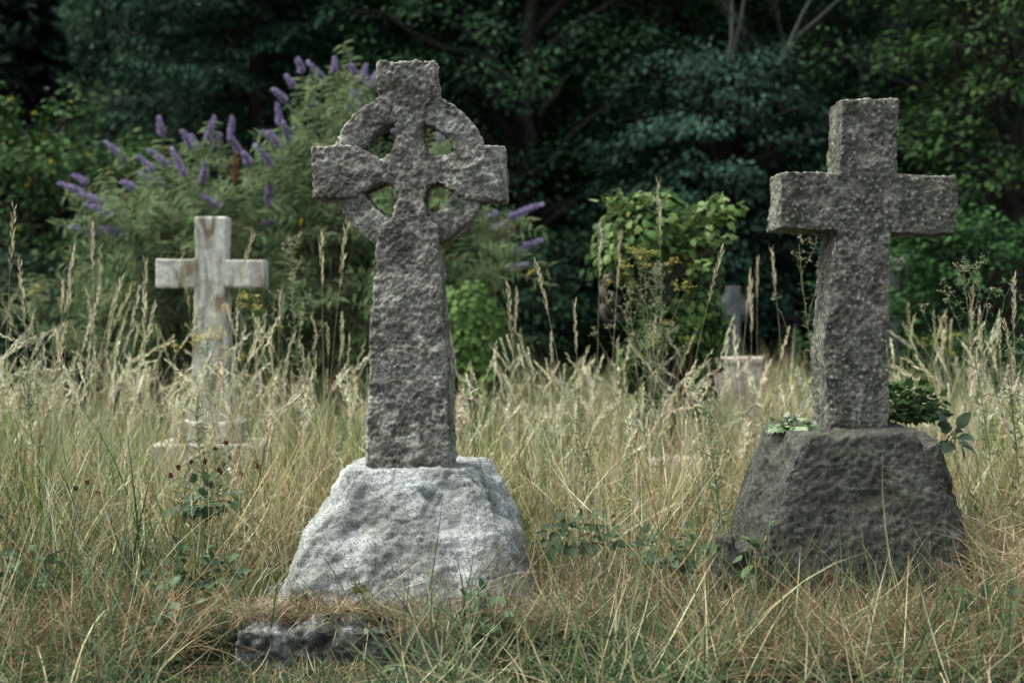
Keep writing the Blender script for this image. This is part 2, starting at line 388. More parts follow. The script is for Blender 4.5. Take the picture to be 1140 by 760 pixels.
# --- plain dark cross on a dark boulder
DX, DY, DZ = (948-570)/336.8, 4.81, .655
def darkcross():
    t = thing('stone_cross', 'plain lichened grey stone cross leaning right on a dark boulder, at the right', 'gravestone', (DX, DY, 0))
    s = 1/336.8; q = lambda L: [((x-948)*s, (478-y)*s) for x, y in L]
    out = [(936,112),(1000,111),(999,170),(997,196),(1064,198),(1064,261),(993,261),(991,330),(989,400),(988,486),(917,486),(919,400),(924,330),(932,259),(866,256),(867,192),(933,194),(936,160)]
    me = solid([prism(q(out), -.1, .1)], .005, 'cross'); smoothmesh(me, 3)
    def warp(co):
        z = co[:, 2]; co = co.copy(); co[:, 1] *= 1.12 - .14*np.clip(z/1.1, 0, 1)
        co[:, 0] += .006*np.sin(z*7+2) + .004*np.sin(z*19)
        l = np.clip((-.05 - co[:, 0])/.06, 0, 1)*smooth(.6, .5, z); co[:, 1] = np.where(co[:, 1] < 0, co[:, 1] + l*.02*(1+np.sin(z*31)), co[:, 1])
        return co
    hewn(me, (.008, .004, .005), (6, 22, 85), 211, .6, warp)
    link(me, 'cross', M_darkx, t, (0, 0, DZ))
    ox = DX; rg = [(-.08,.655,1.44,4.30,5.25),(.12,.67,1.43,4.31,5.2),(.25,.69,1.42,4.325,5.16),(.37,.72,1.405,4.35,5.12),(.5,.76,1.375,4.38,5.1),(.60,.80,1.35,4.405,5.06),(.645,.82,1.335,4.415,5.04),(.655,.83,1.33,4.42,5.03)]
    rg = [(z, a-ox, b-ox, c-DY, d-DY, 14) for z, a, b, c, d in rg]
    me = solid([rings_solid(rg, 48)], .008, 'base_stone'); smoothmesh(me, 2)
    cuts = [((-.72,-.66,.18),(-.40,-.42,.2)), ((-.7,-.5,.5),(-.35,-.34,.5)), ((-.86,-.2,.45),(-.42,0,.42)), ((.8,-.5,.32),(.27,-.35,.5)), ((.3,-.3,.9),(.16,-.3,.655)), ((-.1,-.25,.97),(-.1,-.39,.66)), ((-.62,-.76,.05),(-.36,-.455,.15))]
    def facet(co):
        co = co.copy(); co[:, 0] += np.maximum(co[:, 1]+.45, 0)*.11*smooth(.1, -.35, co[:, 0])
        co = plane_cuts(co, cuts, .034, 401); left = smooth(-.20, -.38, co[:, 0])
        n = fbm(co*np.array([1, 1, 1.6]), 5, 2, 191); st = np.round(n*7)/7
        co[:, 1] += left*.04*st; co[:, 0] += left*.02*st
        co[:, 2] += smooth(.6, .65, co[:, 2])*.008*fbm(co, 6, 3, 7)
        return co
    hewn(me, (.006, .0035, .0065), (5, 28, 90), 231, .5, facet)
    link(me, 'base_stone', M_darkb, t)
    me = solid([rings_solid([(-.05, .0, .13, 0, .14, 3), (.12, .015, .12, .02, .13, 3), (.24, .04, .09, .04, .11, 3)], 16)], .008, 'boulder'); smoothmesh(me, 2)
    hewn(me, (.03, .02, .006), (8, 20, 40), 71, .5)
    o = link(me, 'boulder', M_darkb, None, (.60, 4.36, .10)); tag(o, 'small broken dark stone against the left foot of the dark boulder', 'stone')
darkcross()

# --- white cross on steps behind left
def whitecross():
    d = 7.2; s = d/F; X = PX(234, d)
    t = thing('stone_cross', 'pale weathered white stone cross standing in tall grass at the far left', 'gravestone', (X, d+.07, 0))
    q = lambda L: [((x-234)*s, 1 - (y-360)*s) for x, y in L]
    out = [(217,241),(252,241),(251,289),(294,289),(294,320),(251,320),(254,400),(258,472),(209,472),(214,400),(216,320),(173,320),(173,288),(217,288)]
    me = solid([prism(q(out), -.065, .065)], .006, 'cross')
    hewn(me, (.003, .0015, .001), (6, 20, 50), 311, .3); link(me, 'cross', M_white, t)
    for nm, (w, dd, z0, z1), sd_ in (('upper_step', (.17, .15, .40, .505), 5), ('lower_step', (.27, .24, .2, .40), 6), ('plinth', (.37, .34, -.1, .2), 7)):
        me = solid([box(-w, w, -dd, dd, z0, z1)], .012, nm); smoothmesh(me, 1); hewn(me, (.004, .002, .001), (6, 20, 50), sd_, .3); link(me, nm, M_white, t)
whitecross()

# --- pink headstone and the small far monuments
def headstone():
    d = 9.0; x0, x1 = PX(772, d), PX(846, d); w = (x1-x0)/2
    t = thing('headstone', 'low pinkish square headstone in the grass right of the ivy mound', 'gravestone', ((x0+x1)/2, d, 0))
    z1 = PZ(397, d)
    me = solid([box(-w, w, -.05, .05, -.1, z1-.03), box(-w-.012, w+.012, -.062, .062, z1-.04, z1)], .01, 'slab'); hewn(me, (.004, .003, .001), (6, 20, 50), 5, .3); link(me, 'slab', M_pink, t)
    me = solid([box(-w-.1, w+.1, -.16, .16, -.1, .14)], .014, 'plinth'); hewn(me, (.006, .004, .001), (6, 20, 50), 5, .3); link(me, 'plinth', M_pink, t)
    d = 8.6; xa, xb = PX(752, d), PX(770, d); c = ((xa+xb)/2, d, 0)
    me = solid([box(-(xb-xa)/2, (xb-xa)/2, -.06, .06, -.1, PZ(405, d))], .01, 'kerb_post'); smoothmesh(me, 2); hewn(me, (.006, .003, .001), (6, 20, 50), 9, .3)
    o = link(me, 'kerb_post', M_pink, None, c); tag(o, 'short pink stone post between the ivy mound and the pink headstone', 'post')
headstone()
def farcross():
    d = 13.5; s = d/F; t = thing('celtic_cross', 'small blurred grey ringed cross in the distance, right of the ivy mound', 'gravestone', (PX(816, d), d, 0))
    q = lambda L: [((x-816)*s, 1-(y-360)*s) for x, y in L]
    out = [(808,319),(824,319),(824,333),(838,335),(838,351),(823,351),(826,430),(806,430),(809,351),(795,351),(795,335),(809,333)]
    me = solid([prism(q(out), -.06, .06)], .012, 'cross'); hewn(me, (.004, .003, .001), (6, 20, 50), 5, .3); cr_ = link(me, 'cross', M_fargrey, t)
    k = 32; V = []; Fc = []; cz = 1-(343-360)*s
    for i in range(k):
        a = 2*math.pi*i/k
        for rr, yy in ((13*s, -.04), (18*s, -.04), (18*s, .04), (13*s, .04)): V.append((rr*math.cos(a), yy, cz + rr*math.sin(a)))
    for i in range(k):
        for u in range(4): Fc.append((i*4+u, i*4+(u+1) % 4, ((i+1) % k)*4+(u+1) % 4, ((i+1) % k)*4+u))
    me = solid([(V, Fc)], .01, 'ring'); link(me, 'ring', M_fargrey, cr_)
    me = solid([box(-.2, .2, -.18, .18, -.1, .45), box(-.14, .14, -.12, .12, .44, .56)], .02, 'plinth'); link(me, 'plinth', M_fargrey, t)
    # urn-topped pedestal
    d = 15.0; s = d/F; t = thing('urn_monument', 'distant grey pedestal with an urn finial, between the ivy mound and the right cross', 'monument', (PX(875, d), d, 0))
    prof = [(0,303),(3,304),(5,308),(4,311),(3,313),(8,317),(9,320),(6,325),(4,330),(12,333),(12,337),(8,340),(8,352)]
    k = 20; V = []; Fc = []
    for (r, y) in prof:
        for i in range(k): a = 2*math.pi*i/k; V.append((max(r, .3)*s*math.cos(a), max(r, .3)*s*math.sin(a), 1-(y-360)*s))
    for j in range(len(prof)-1):
        for i in range(k): Fc.append((j*k+i, j*k+(i+1) % k, (j+1)*k+(i+1) % k, (j+1)*k+i))
    Fc += [tuple(range(k)), tuple((len(prof)-1)*k+i for i in range(k))]
    me = bpy.data.meshes.new('urn'); me.from_pydata(V, [], Fc); me.update(); link(me, 'urn', M_fargrey, t)
    z = 1-(350-360)*s
    me = solid([box(-.12, .12, -.12, .12, -.1, z-.05), box(-.16, .16, -.16, .16, z-.06, z)], .015, 'pedestal'); link(me, 'pedestal', M_fargrey, t)
    d = 11.5; s = d/F; t = thing('stone_pillar', 'pale square stone pillar cap showing just right of the dark cross shaft', 'pillar', (PX(992, d), d, 0))
    z = PZ(286, d)
    me = solid([box(-.09, .09, -.09, .09, z-.06, z), box(-.07, .07, -.07, .07, z-.11, z-.055)], .01, 'cap'); link(me, 'cap', M_white, t)
    me = solid([box(-.055, .055, -.055, .055, -.1, z-.1)], .012, 'shaft'); link(me, 'shaft', M_fargrey, t)
    me = solid([rings_solid([(-.05,-.2,.2,-.14,.16,3),(.22,-.19,.18,-.12,.13,3),(.36,-.13,.13,-.08,.09,3)], 20)], .012, 'boulder'); smoothmesh(me, 1); hewn(me, (.03, .015, .004), (6, 18, 40), 171, .5)
    o = link(me, 'boulder', M_pink, None, (PX(752, 6.9), 6.9, -0.01)); tag(o, 'rough pinkish grey stone lying in grass below the ivy mound', 'stone')
    me = solid([rings_solid([(-.1,-.16,.16,-.1,.1,5),(.28,-.15,.15,-.09,.09,5),(.36,-.12,.12,-.07,.07,4)], 20)], .012, 'headstone'); hewn(me, (.01, .006, .003), (6, 18, 40), 172, .5)
    o = link(me, 'headstone', M_darkx, None, (PX(1052, 7.4), 7.4, .1)); tag(o, 'small dark weathered stone half hidden in grass right of the dark cross', 'gravestone')
farcross()

# ------------------------------------------------------------------ trees
def limb_paths(p0, p1, S=7, sag=.1, wob=.08):
    n = len(p1); t = np.linspace(0, 1, S)[None, :, None]
    L = np.linalg.norm(p1-p0, axis=1)[:, None, None]
    pts = p0[:, None]*(1-t) + p1[:, None]*t
    pts = pts + np.array([0, 0, 1.])*(np.sin(t*math.pi)*sag*L)
    w = rng.normal(size=(n, S, 3))*wob*L*.3; w[:, 0] = 0; w[:, -1] = 0
    return pts + w
def tree(name, label, cat, x, y, H, z0, rx, ry, nclump, nleaf, leaf, pal, bark=(.022,.021,.018), seed=1, w=None, cr=.32, group=None, trunk_r=.16, mat=None, flat=.6, shape=.55, T=T_DIA, droop=0., lean=0.):
    global rng; rng = np.random.default_rng(seed)
    z = float(gz(x, y)[0]); t = thing(name, label, cat, (x, y, z), group)
    # trunk
    S = 10; tt = np.linspace(0, 1, S); pts = np.zeros((1, S, 3)); pts[0, :, 2] = tt*H*.92; pts[0, :, 0] = lean*tt*H + np.cumsum(rng.normal(size=S)*.05*H/8); pts[0, :, 1] = np.cumsum(rng.normal(size=S)*.04*H/8)
    pts[0, :, :2] -= pts[0, 0, :2]
    a = Acc(); tubes(a, pts, (trunk_r*.7*(1-tt*.85))[None], np.asarray(bark), 8)
    # clump centres
    u = rng.uniform(0, 1, nclump); zc = z0 + (H - z0)*u
    prof = np.sin(np.clip(u*(1-shape*.3)+.12*shape, 0, 1)*math.pi)**.55
    ang = rng.uniform(0, 2*math.pi, nclump); rr = np.sqrt(rng.uniform(.12, 1, nclump))
    rr = rr*(1 + .28*fbm(np.stack([np.cos(ang)*1.5, np.sin(ang)*1.5, zc*.5], 1), 1.0, 2, seed))
    cx = np.interp(zc, pts[0, :, 2], pts[0, :, 0])
    cc = np.stack([cx + np.cos(ang)*rr*rx*prof, np.sin(ang)*rr*ry*prof, zc], 1)
    nl = min(60, nclump); st = np.stack([np.interp(cc[:nl, 2]*.8, pts[0, :, 2], pts[0, :, 0]), np.interp(cc[:nl, 2]*.8, pts[0, :, 2], pts[0, :, 1]), np.maximum(cc[:nl, 2]*.8 - .1, .1)], 1)
    tubes(a, limb_paths(st, cc[:nl]), (np.linspace(.32, .08, 7)[None]*trunk_r*np.ones((nl, 1))), np.asarray(bark), 5)
    a.build('trunk', M_bark, t, sm=True)
    b = Acc(); N = nclump*nleaf; ci = np.repeat(np.arange(nclump), nleaf)
    cs = cr*rng.uniform(.6, 1.35, nclump)
    off = rdir(N)*(rng.uniform(0, 1, (N, 1))**.4)*cs[ci][:, None]*np.array([1, 1, flat])
    pos = cc[ci] + off + np.array([0, 0, -1])*droop*(np.linalg.norm(off[:, :2], axis=1)**1.5)[:, None]
    out = norm(off + .35*norm(cc[ci]*np.array([1, 1, 0]) - np.array([0, 0, 0])))
    nrm = norm(out*.6 + np.array([0, 0, .8]) + rdir(N)*.6)
    d = norm(out + rdir(N)*.7 + np.array([0, 0, -.35 - droop]))
    ctint = 1 + rng.uniform(-.28, .28, nclump)
    C = pick(pal, N, w, .25)*ctint[ci][:, None]
    Ls = leaf*rng.uniform(.6, 1.35, N)
    leaves(b, pos, d, nrm, Ls, Ls*.55, C, T)
    b.build('crown', mat or M_leaf, t)
    return t
def conifer(label, x, y, H, z0, R0, nb, pal, seed, trunk_r=.2, dens=74, cat='conifer', droopy=.35):
    global rng; rng = np.random.default_rng(seed)
    z = float(gz(x, y)[0]); t = thing('conifer_tree', label, cat, (x, y, z))
    a = Acc(); S = 8; tt = np.linspace(0, 1, S); pts = np.zeros((1, S, 3)); pts[0, :, 2] = tt*H
    tubes(a, pts, (trunk_r*(1-tt*.93))[None], np.array([.02,.018,.015]), 8)
    zb = z0 + (H-z0)*np.linspace(0, .98, nb) + rng.normal(size=nb)*.08; ang = np.arange(nb)*2.39996 + rng.normal(size=nb)*.3
    Lb = R0*(1-(zb-z0)/(H-z0+.01))**.75*rng.uniform(.72, 1.15, nb) + .15
    S = 9; q = np.linspace(0, 1, S)
    br = np.zeros((nb, S, 3)); br[:, :, 0] = np.cos(ang)[:, None]*Lb[:, None]*q; br[:, :, 1] = np.sin(ang)[:, None]*Lb[:, None]*q
    br[:, :, 2] = zb[:, None] + Lb[:, None]*(.12*q - droopy*q**1.6 + .16*q**5)
    tubes(a, br, np.linspace(.035, .006, S)[None]*np.ones((nb, 1)), np.array([.02,.018,.015]), 4)
    a.build('trunk', M_bark, t, sm=True)
    b = Acc(); N = nb*dens; bi = np.repeat(np.arange(nb), dens); s = rng.uniform(.04, 1, N)**.85
    k = np.minimum((s*(S-1)).astype(int), S-2); f = (s*(S-1) - k)[:, None]
    base = br[bi, k]*(1-f) + br[bi, k+1]*f
    side = np.stack([-np.sin(ang[bi]), np.cos(ang[bi]), np.zeros(N)], 1)*rng.choice([-1, 1], N)[:, None]
    fw = np.stack([np.cos(ang[bi]), np.sin(ang[bi]), np.zeros(N)], 1)
    TL = (.42*(1.1 - s)*np.minimum(Lb[bi]/1.6, 1.2) + .14)*rng.uniform(.6, 1.2, N)
    dirn = norm(side*1.0 + fw*.75 + np.array([0, 0, -.28])*rng.uniform(.2, 1.6, (N, 1)))
    # each twig: short ladder of needle sprays
    K = 7; qq = np.linspace(.05, 1, K)
    pos = base[:, None] + dirn[:, None]*(TL[:, None]*qq)[..., None] + np.array([0, 0, -1])*(TL[:, None]*qq**2*.35)[..., None]
    pos = pos.reshape(-1, 3); M = len(pos)
    dd = norm(np.repeat(dirn, K, axis=0) + rdir(M)*.6 + np.array([0, 0, -.25])); nn = norm(np.array([0, 0, 1.]) + rdir(M)*.5)
    ct = 1 + rng.uniform(-.3, .3, nb); C = pick(pal, M, None, .2)*np.repeat(ct[bi], K)[:, None]
    Ls = rng.uniform(.05, .12, M); leaves(b, pos, dd, nn, Ls*1.1, Ls*.3, C)
    b.build('crown', M_fir, t)

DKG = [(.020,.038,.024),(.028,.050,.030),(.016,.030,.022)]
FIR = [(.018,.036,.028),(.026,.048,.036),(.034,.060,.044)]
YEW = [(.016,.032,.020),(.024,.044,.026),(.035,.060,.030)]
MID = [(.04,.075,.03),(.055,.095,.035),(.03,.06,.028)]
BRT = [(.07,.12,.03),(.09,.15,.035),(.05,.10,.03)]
GRY = [(.07,.10,.075),(.09,.12,.09),(.055,.085,.065)]  # lighter grey-green: distance haze put into the leaf colour
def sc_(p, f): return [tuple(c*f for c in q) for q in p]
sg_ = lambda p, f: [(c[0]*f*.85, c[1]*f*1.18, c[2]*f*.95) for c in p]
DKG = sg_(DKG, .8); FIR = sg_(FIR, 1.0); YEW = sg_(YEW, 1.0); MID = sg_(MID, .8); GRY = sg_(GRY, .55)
# rows of woodland, near to far
conifer('dark spruce with drooping layered boughs behind the buddleia, upper left', PX(290, 16.5), 16.5, 11, .5, 2.0, 220, FIR, 101)
conifer('shaded spruce behind the top of the ringed cross', PX(440, 18.5), 18.5, 12, .6, 2.8, 210, [(.012,.030,.020),(.018,.042,.028)], 102)
conifer('dark spire-shaped fir at the upper left edge', PX(30, 20), 20, 6.2, .6, 1.15, 120, [(.018,.036,.026),(.024,.046,.034)], 103)
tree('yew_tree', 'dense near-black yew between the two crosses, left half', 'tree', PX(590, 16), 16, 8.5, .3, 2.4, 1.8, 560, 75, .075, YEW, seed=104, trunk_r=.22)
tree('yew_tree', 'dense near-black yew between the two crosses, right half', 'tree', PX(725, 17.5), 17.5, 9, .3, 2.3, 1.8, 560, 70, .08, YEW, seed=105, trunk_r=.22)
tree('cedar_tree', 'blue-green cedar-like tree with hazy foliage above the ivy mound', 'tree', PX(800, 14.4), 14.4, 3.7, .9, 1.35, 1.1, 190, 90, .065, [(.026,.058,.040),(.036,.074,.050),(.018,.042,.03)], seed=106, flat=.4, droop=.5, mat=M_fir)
tree('broadleaf_tree', 'dark leafy tree behind the right cross', 'tree', PX(930, 17), 17, 5.2, .3, 2.0, 1.5, 330, 75, .08, [(.016,.038,.022),(.024,.052,.028),(.012,.028,.018)], seed=107)
tree('broadleaf_tree', 'bright yellow-green leafed tree overhanging at the upper right corner', 'tree', PX(1125, 11.5), 11.5, 7, 1.9, 1.35, 1.2, 190, 85, .07, [(.030,.064,.022),(.045,.088,.026),(.02,.045,.02)], seed=108, trunk_r=.12)
tree('broadleaf_tree', 'shadowed tree filling the right edge behind the bright one', 'tree', PX(1060, 15), 15, 7.5, .3, 1.9, 1.5, 380, 75, .08, [(.018,.044,.018),(.026,.056,.02),(.012,.03,.015)], seed=109)
tree('bush', 'mid green leafy bush at the right edge beside the dark cross', 'bush', PX(1090, 10.2), 10.2, 1.75, .05, .9, .7, 110, 80, .06, MID, seed=110, cr=.22, trunk_r=.05)
tree('bush', 'darker low bush just right of the dark cross shaft', 'bush', PX(1010, 12), 12, 1.75, .05, .8, .7, 90, 80, .06, [(.022,.052,.022),(.03,.066,.025)], seed=111, cr=.22, trunk_r=.05)
tree('broadleaf_tree', 'green leafy tree with scattered yellow leaves at the left edge', 'tree', PX(45, 12.5), 12.5, 2.95, .2, 1.25, 1.0, 160, 85, .075, [(.034,.075,.022),(.05,.10,.028),(.022,.05,.018),(.25,.20,.02)], seed=112, w=[.38,.3,.3,.02], cr=.27, trunk_r=.09)
tree('bush', 'low dark green bush at the left edge under the yellowing tree', 'bush', PX(45, 10.8), 10.8, 1.5, .05, 1.0, .7, 120, 80, .06, [(.016,.032,.018),(.022,.042,.020)], seed=113, cr=.22, trunk_r=.05)
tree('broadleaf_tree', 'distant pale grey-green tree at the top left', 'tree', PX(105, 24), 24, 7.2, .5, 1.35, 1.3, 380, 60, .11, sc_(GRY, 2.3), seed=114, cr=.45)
tree('broadleaf_tree', 'distant grey-green treetop left of the pale one, beyond the dark fir', 'tree', PX(5, 26.5), 26.5, 8.5, 1.0, 1.7, 1.4, 320, 60, .12, [(.06,.10,.065),(.08,.125,.08)], seed=115, cr=.45)  # leaf colour greyed and lifted as haze, like its neighbour
tree('broadleaf_tree', 'dark round tree between the pale treetop and the spruce', 'tree', PX(165, 20), 20, 4.1, .3, 1.4, 1.2, 200, 70, .085, [(.016,.028,.021),(.02,.034,.025)], seed=116)
# second, taller row that closes the view (each its own tree)
row = [(2.2, 26.5, 'tall dark tree far behind the gap between the two crosses'), (.3, 26.0, 'tall dark tree far behind the ringed cross and yews'), (-10.4, 21, 'tall dark tree beyond the left edge'), (-4.7, 25.5, 'tall shaded tree behind the left part of the spruce'), (-3.2, 22.5, 'tall dark tree rising behind the spruce'),
       (-.9, 23, 'tall shadowed tree behind the ringed cross head'), (1.2, 22, 'tall shadowed tree behind the pair of yews'), (3.4, 24.5, 'tall dark tree behind the bare branches'),
       (5.6, 22, 'tall dark tree behind the right cross'), (8.2, 21, 'tall dark tree behind the right edge')]
for i, (x, y, lab) in enumerate(row):
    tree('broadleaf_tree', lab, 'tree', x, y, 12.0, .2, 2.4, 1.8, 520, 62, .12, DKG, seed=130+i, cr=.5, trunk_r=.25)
for i, (x, y, lab) in enumerate([(-8.7, 17.5, 'broad dark tree out beyond the left edge of the meadow'), (6.7, 16.5, 'broad dark tree out beyond the right edge of the meadow')]):
    tree('broadleaf_tree', lab, 'tree', x, y, 8, .2, 1.8, 1.8, 260, 60, .1, DKG, seed=150+i, cr=.42, trunk_r=.25)
# low shrubs that close the foot of the wood
lows = [(-4.6, 13.8, 'shaded shrub at the foot of the yellowing tree'), (-2.9, 14.2, 'shaded shrub at the foot of the big spruce'), (-1.2, 14.0, 'dark shrub behind the ringed cross shaft'), (.35, 14.2, 'dark shrub at the foot of the left yew'),
        (1.7, 14.6, 'dark shrub behind the ivy mound'), (3.0, 16.3, 'dark shrub behind the small distant cross'), (4.3, 14.0, 'dark shrub behind the pale pillar cap'), (5.8, 13.2, 'dark shrub out at the right edge')]
for i, (x, y, lab) in enumerate(lows):
    tree('shrub', lab, 'bush', x, y, 1.9, .02, 1.05, .8, 120, 70, .07, DKG, seed=160+i, cr=.26, trunk_r=.05)
# far wood on the bank: one uncountable mass
def farwood():
    global rng; rng = np.random.default_rng(77)
    b = Acc(); nc = 6500; x = rng.uniform(-26, 26, nc); y = rng.uniform(30, 42, nc); z = gz(x, y) + rng.uniform(-1, 10, nc) + (y-30)*.2
    cc = np.stack([x, y, z], 1); N = nc*40; ci = np.repeat(np.arange(nc), 40)
    off = rdir(N)*rng.uniform(0, 1, (N, 1))**.4*.9; pos = cc[ci]+off
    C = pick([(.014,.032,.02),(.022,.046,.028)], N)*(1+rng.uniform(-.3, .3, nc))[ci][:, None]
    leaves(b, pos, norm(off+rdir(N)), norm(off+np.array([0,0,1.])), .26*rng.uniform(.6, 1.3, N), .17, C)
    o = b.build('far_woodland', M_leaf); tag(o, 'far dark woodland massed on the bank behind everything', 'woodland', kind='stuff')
farwood()
# bare branching trees, upper right of centre
def bare(label, px, d, py0, H, seed, col, r=.07, fork=(.35, .5)):
    global rng; rng = np.random.default_rng(seed)
    x = PX(px, d); z = float(gz(x, d)[0]); t = thing('bare_tree', label, 'tree', (x, d, z)); a = Acc()
    segs = []
    def grow(p, dr, L, r, lv):
        S = 6; pts = [p]
        for i in range(S-1):
            dr = norm(dr + rng.normal(size=3)*.1 + np.array([0, 0, .03])); pts.append(pts[-1] + dr*L/(S-1))
        tubes(a, np.array(pts)[None], np.linspace(r, r*.6, S)[None], np.asarray(col), 6 if lv < 2 else 4)
        if lv >= 5: return
        for k in range(2 if lv < 2 else 3):
            nd = norm(dr + norm(rng.normal(size=3))*np.array([1, .6, .7])*.55)
            grow(pts[-1-k % 3] if lv > 0 else pts[-1], nd, L*rng.uniform(.62, .85), r*.62, lv+1)
    grow(np.zeros(3), np.array([0, 0, 1.]), H*.42, r, 0)
    a.build('trunk', M_bark, t, sm=True)
bare('pale forked bare tree trunk with thin branches above the ivy mound', 815, 15.6, 90, 5.6, 41, (.11,.115,.105), .06)
bare('leafless grey tree with slanting thin branches left of the right cross head', 905, 15.2, 90, 5.4, 45, (.06,.062,.055), .035)
bare('thin leafless sapling with upright stems between the pale trunk and the right cross', 868, 15.8, 90, 5.8, 52, (.07,.072,.066), .03)

# ------------------------------------------------------------------ buddleia
def buddleia(label, x, y, tips, seed, extra=30, spread=1.0, top=2.2):
    global rng; rng = np.random.default_rng(seed)
    t = thing('buddleia_bush', label, 'flowering shrub', (x, y, 0)); o0 = np.array([x, y, 0.])
    st = Acc(); lf = Acc()
    ends = []; dirs = []
    for (px, py, dx, dz) in tips:
        d = y + rng.uniform(-.35, .3); p = P(px, py, d); ends.append(p); dirs.append((dx*.8, rng.uniform(-.4, .1), dz + (.35 if dz > -.5 else 0)))
    nf = len(ends)
    for i in range(extra):
        a = rng.uniform(-1, 1); zt = rng.uniform(.45, 1.0)*top*(1-.35*a*a)
        ends.append(np.array([x + a*spread, y + rng.uniform(-.6, .5), zt])); dirs.append((a + rng.normal()*.4, -.3, rng.uniform(-.2, .8)))
    ends = np.array(ends); dirs = norm(np.array(dirs, float)); n = len(ends)
    base = np.stack([x + (ends[:, 0]-x)*.22 + rng.normal(size=n)*.08, y + rng.normal(size=n)*.12, np.zeros(n)], 1)
    tt = np.linspace(0, 1, 12)[None, :, None]; L = np.linalg.norm(ends-base, axis=1)[:, None, None]
    c1 = base[:, None] + (ends-base)[:, None]*.3 + np.array([0, 0, .28])*L; c2 = ends[:, None] - dirs[:, None]*L*.22
    pts = base[:, None]*(1-tt)**3 + 3*c1*tt*(1-tt)**2 + 3*c2*tt*tt*(1-tt) + ends[:, None]*tt**3
    tubes(st, pts, np.linspace(.014, .003, 12)[None]*np.ones((n, 1)), np.array([.13,.12,.08]), 4)
    K = 26; T = norm(np.gradient(pts, axis=1))
    # side twigs
    tw = 7; q = rng.uniform(.35, .97, (n, tw)); k = np.minimum((q*11).astype(int), 10); f = (q*11-k)[..., None]
    ii = np.arange(n)[:, None]; b0 = (pts[ii, k]*(1-f)+pts[ii, k+1]*f).reshape(-1, 3)
    td = norm(T[ii, k].reshape(-1, 3)*.6 + rdir(n*tw)*.8 + np.array([0, 0, .25])); TL = rng.uniform(.15, .42, n*tw)[:, None, None]
    qq = np.linspace(0, 1, 6)[None, :, None]; tp = b0[:, None] + td[:, None]*TL*qq + np.array([0, 0, -.25])*TL*qq**2
    tubes(st, tp, np.linspace(.004, .002, 6)[None]*np.ones((len(tp), 1)), np.array([.2,.2,.13]), 3)
    def put(path, K, lo):
        S = path.shape[1]; m = len(path); q = np.linspace(lo, .98, K)[None]+np.zeros((m, 1)); k = np.minimum((q*(S-1)).astype(int), S-2); f = (q*(S-1)-k)[..., None]; ii = np.arange(m)[:, None]
        Tn = norm(np.gradient(path, axis=1)); p = (path[ii, k]*(1-f)+path[ii, k+1]*f).reshape(-1, 3); tn = Tn[ii, k].reshape(-1, 3)
        for sgn in (-1, 1):
            N = len(p); rv = rdir(N)*.5; rv[:, 2] = 0; s = norm(np.cross(tn, np.array([.1, -1., .2]) + rv))*sgn
            dd = norm(s + tn*.5 + np.array([0, 0, -.5]) + rdir(N)*.3); nn = norm(np.array([0, 0, 1.]) + rdir(N)*.5 + s*.2)
            Ls = rng.uniform(.045, .105, N); C = pick([(.075,.13,.048),(.10,.165,.065),(.05,.09,.036),(.18,.24,.12),(.35,.28,.03)], N, [.35,.3,.2,.14,.01], .2)
            leaves(lf, p, dd, nn, Ls, Ls*.26, C, T_LAN)
    put(pts, 24, .3); put(tp, 7, .15)
    st.build('stems', M_bark, t, origin=o0, sm=True); lf.build('foliage', M_budd, t, origin=o0)
    for i in range(nf):
        fl = Acc(); nfl = 240; Lf = rng.uniform(.09, .24); d = dirs[i]; u = rng.uniform(0, 1, nfl)**1.2
        bend = np.array([0, 0, -.12])*Lf
        ax = ends[i] + d*(u*Lf)[:, None] + bend*(u**2)[:, None]
        rd = norm(np.cross(rdir(nfl), d)); rr = .021*(1-u)**.8*np.minimum(1, .5+u*4)+.002*rng.uniform(.4, 1.1, nfl)
        dead = rng.uniform() < .12
        pal = [(.20,.10,.05),(.14,.08,.05)] if dead else [(.30,.24,.44),(.37,.32,.51),(.20,.15,.31),(.44,.40,.56)]
        leaves(fl, ax+rd*rr[:, None], norm(rd+d*.9), norm(rdir(nfl)+rd), .017*rng.uniform(.6, 1.3, nfl), .012, pick(pal, nfl))
        q = ends[i] + d*(np.linspace(-.02, .92, 5)*Lf)[:, None] + bend*(np.linspace(0, 1, 5)**2)[:, None]
        tubes(fl, q[None], np.array([[.012,.014,.011,.006,.002]]), np.array([.16,.12,.22]) if not dead else np.array([.12,.07,.04]), 6)
        ob = fl.build('flower_spike', M_flower, t, origin=o0)
        if dead: ob['label'] = 'withered brown flower spike'
tipsA = [(140,178,-1,.5),(94,216,-1,.1),(98,205,-1,.25),(150,210,-1,.2),(118,228,-1,.15),(172,192,-.9,.5),(181,152,-.2,1),(213,165,-.6,.8),(222,170,-.5,.6),(230,160,.5,.8),(240,166,.4,.6),(257,158,.1,1),(268,172,-.5,.5),(278,184,-.4,.5),(190,186,-1,.4),(184,208,-1,.2),(128,240,-1,.1),(262,205,0,.6),(246,231,-1,.25),(292,250,.5,-.2),(172,298,-1,.1),(155,262,-.8,0),(205,345,-.8,0),(190,255,-.7,.3),(272,222,-.6,.3),(206,196,-.5,.6),(225,205,.3,.6),(140,262,-1,0),(160,235,-.9,.3),(215,235,-.4,.2),(110,262,-1,0)]
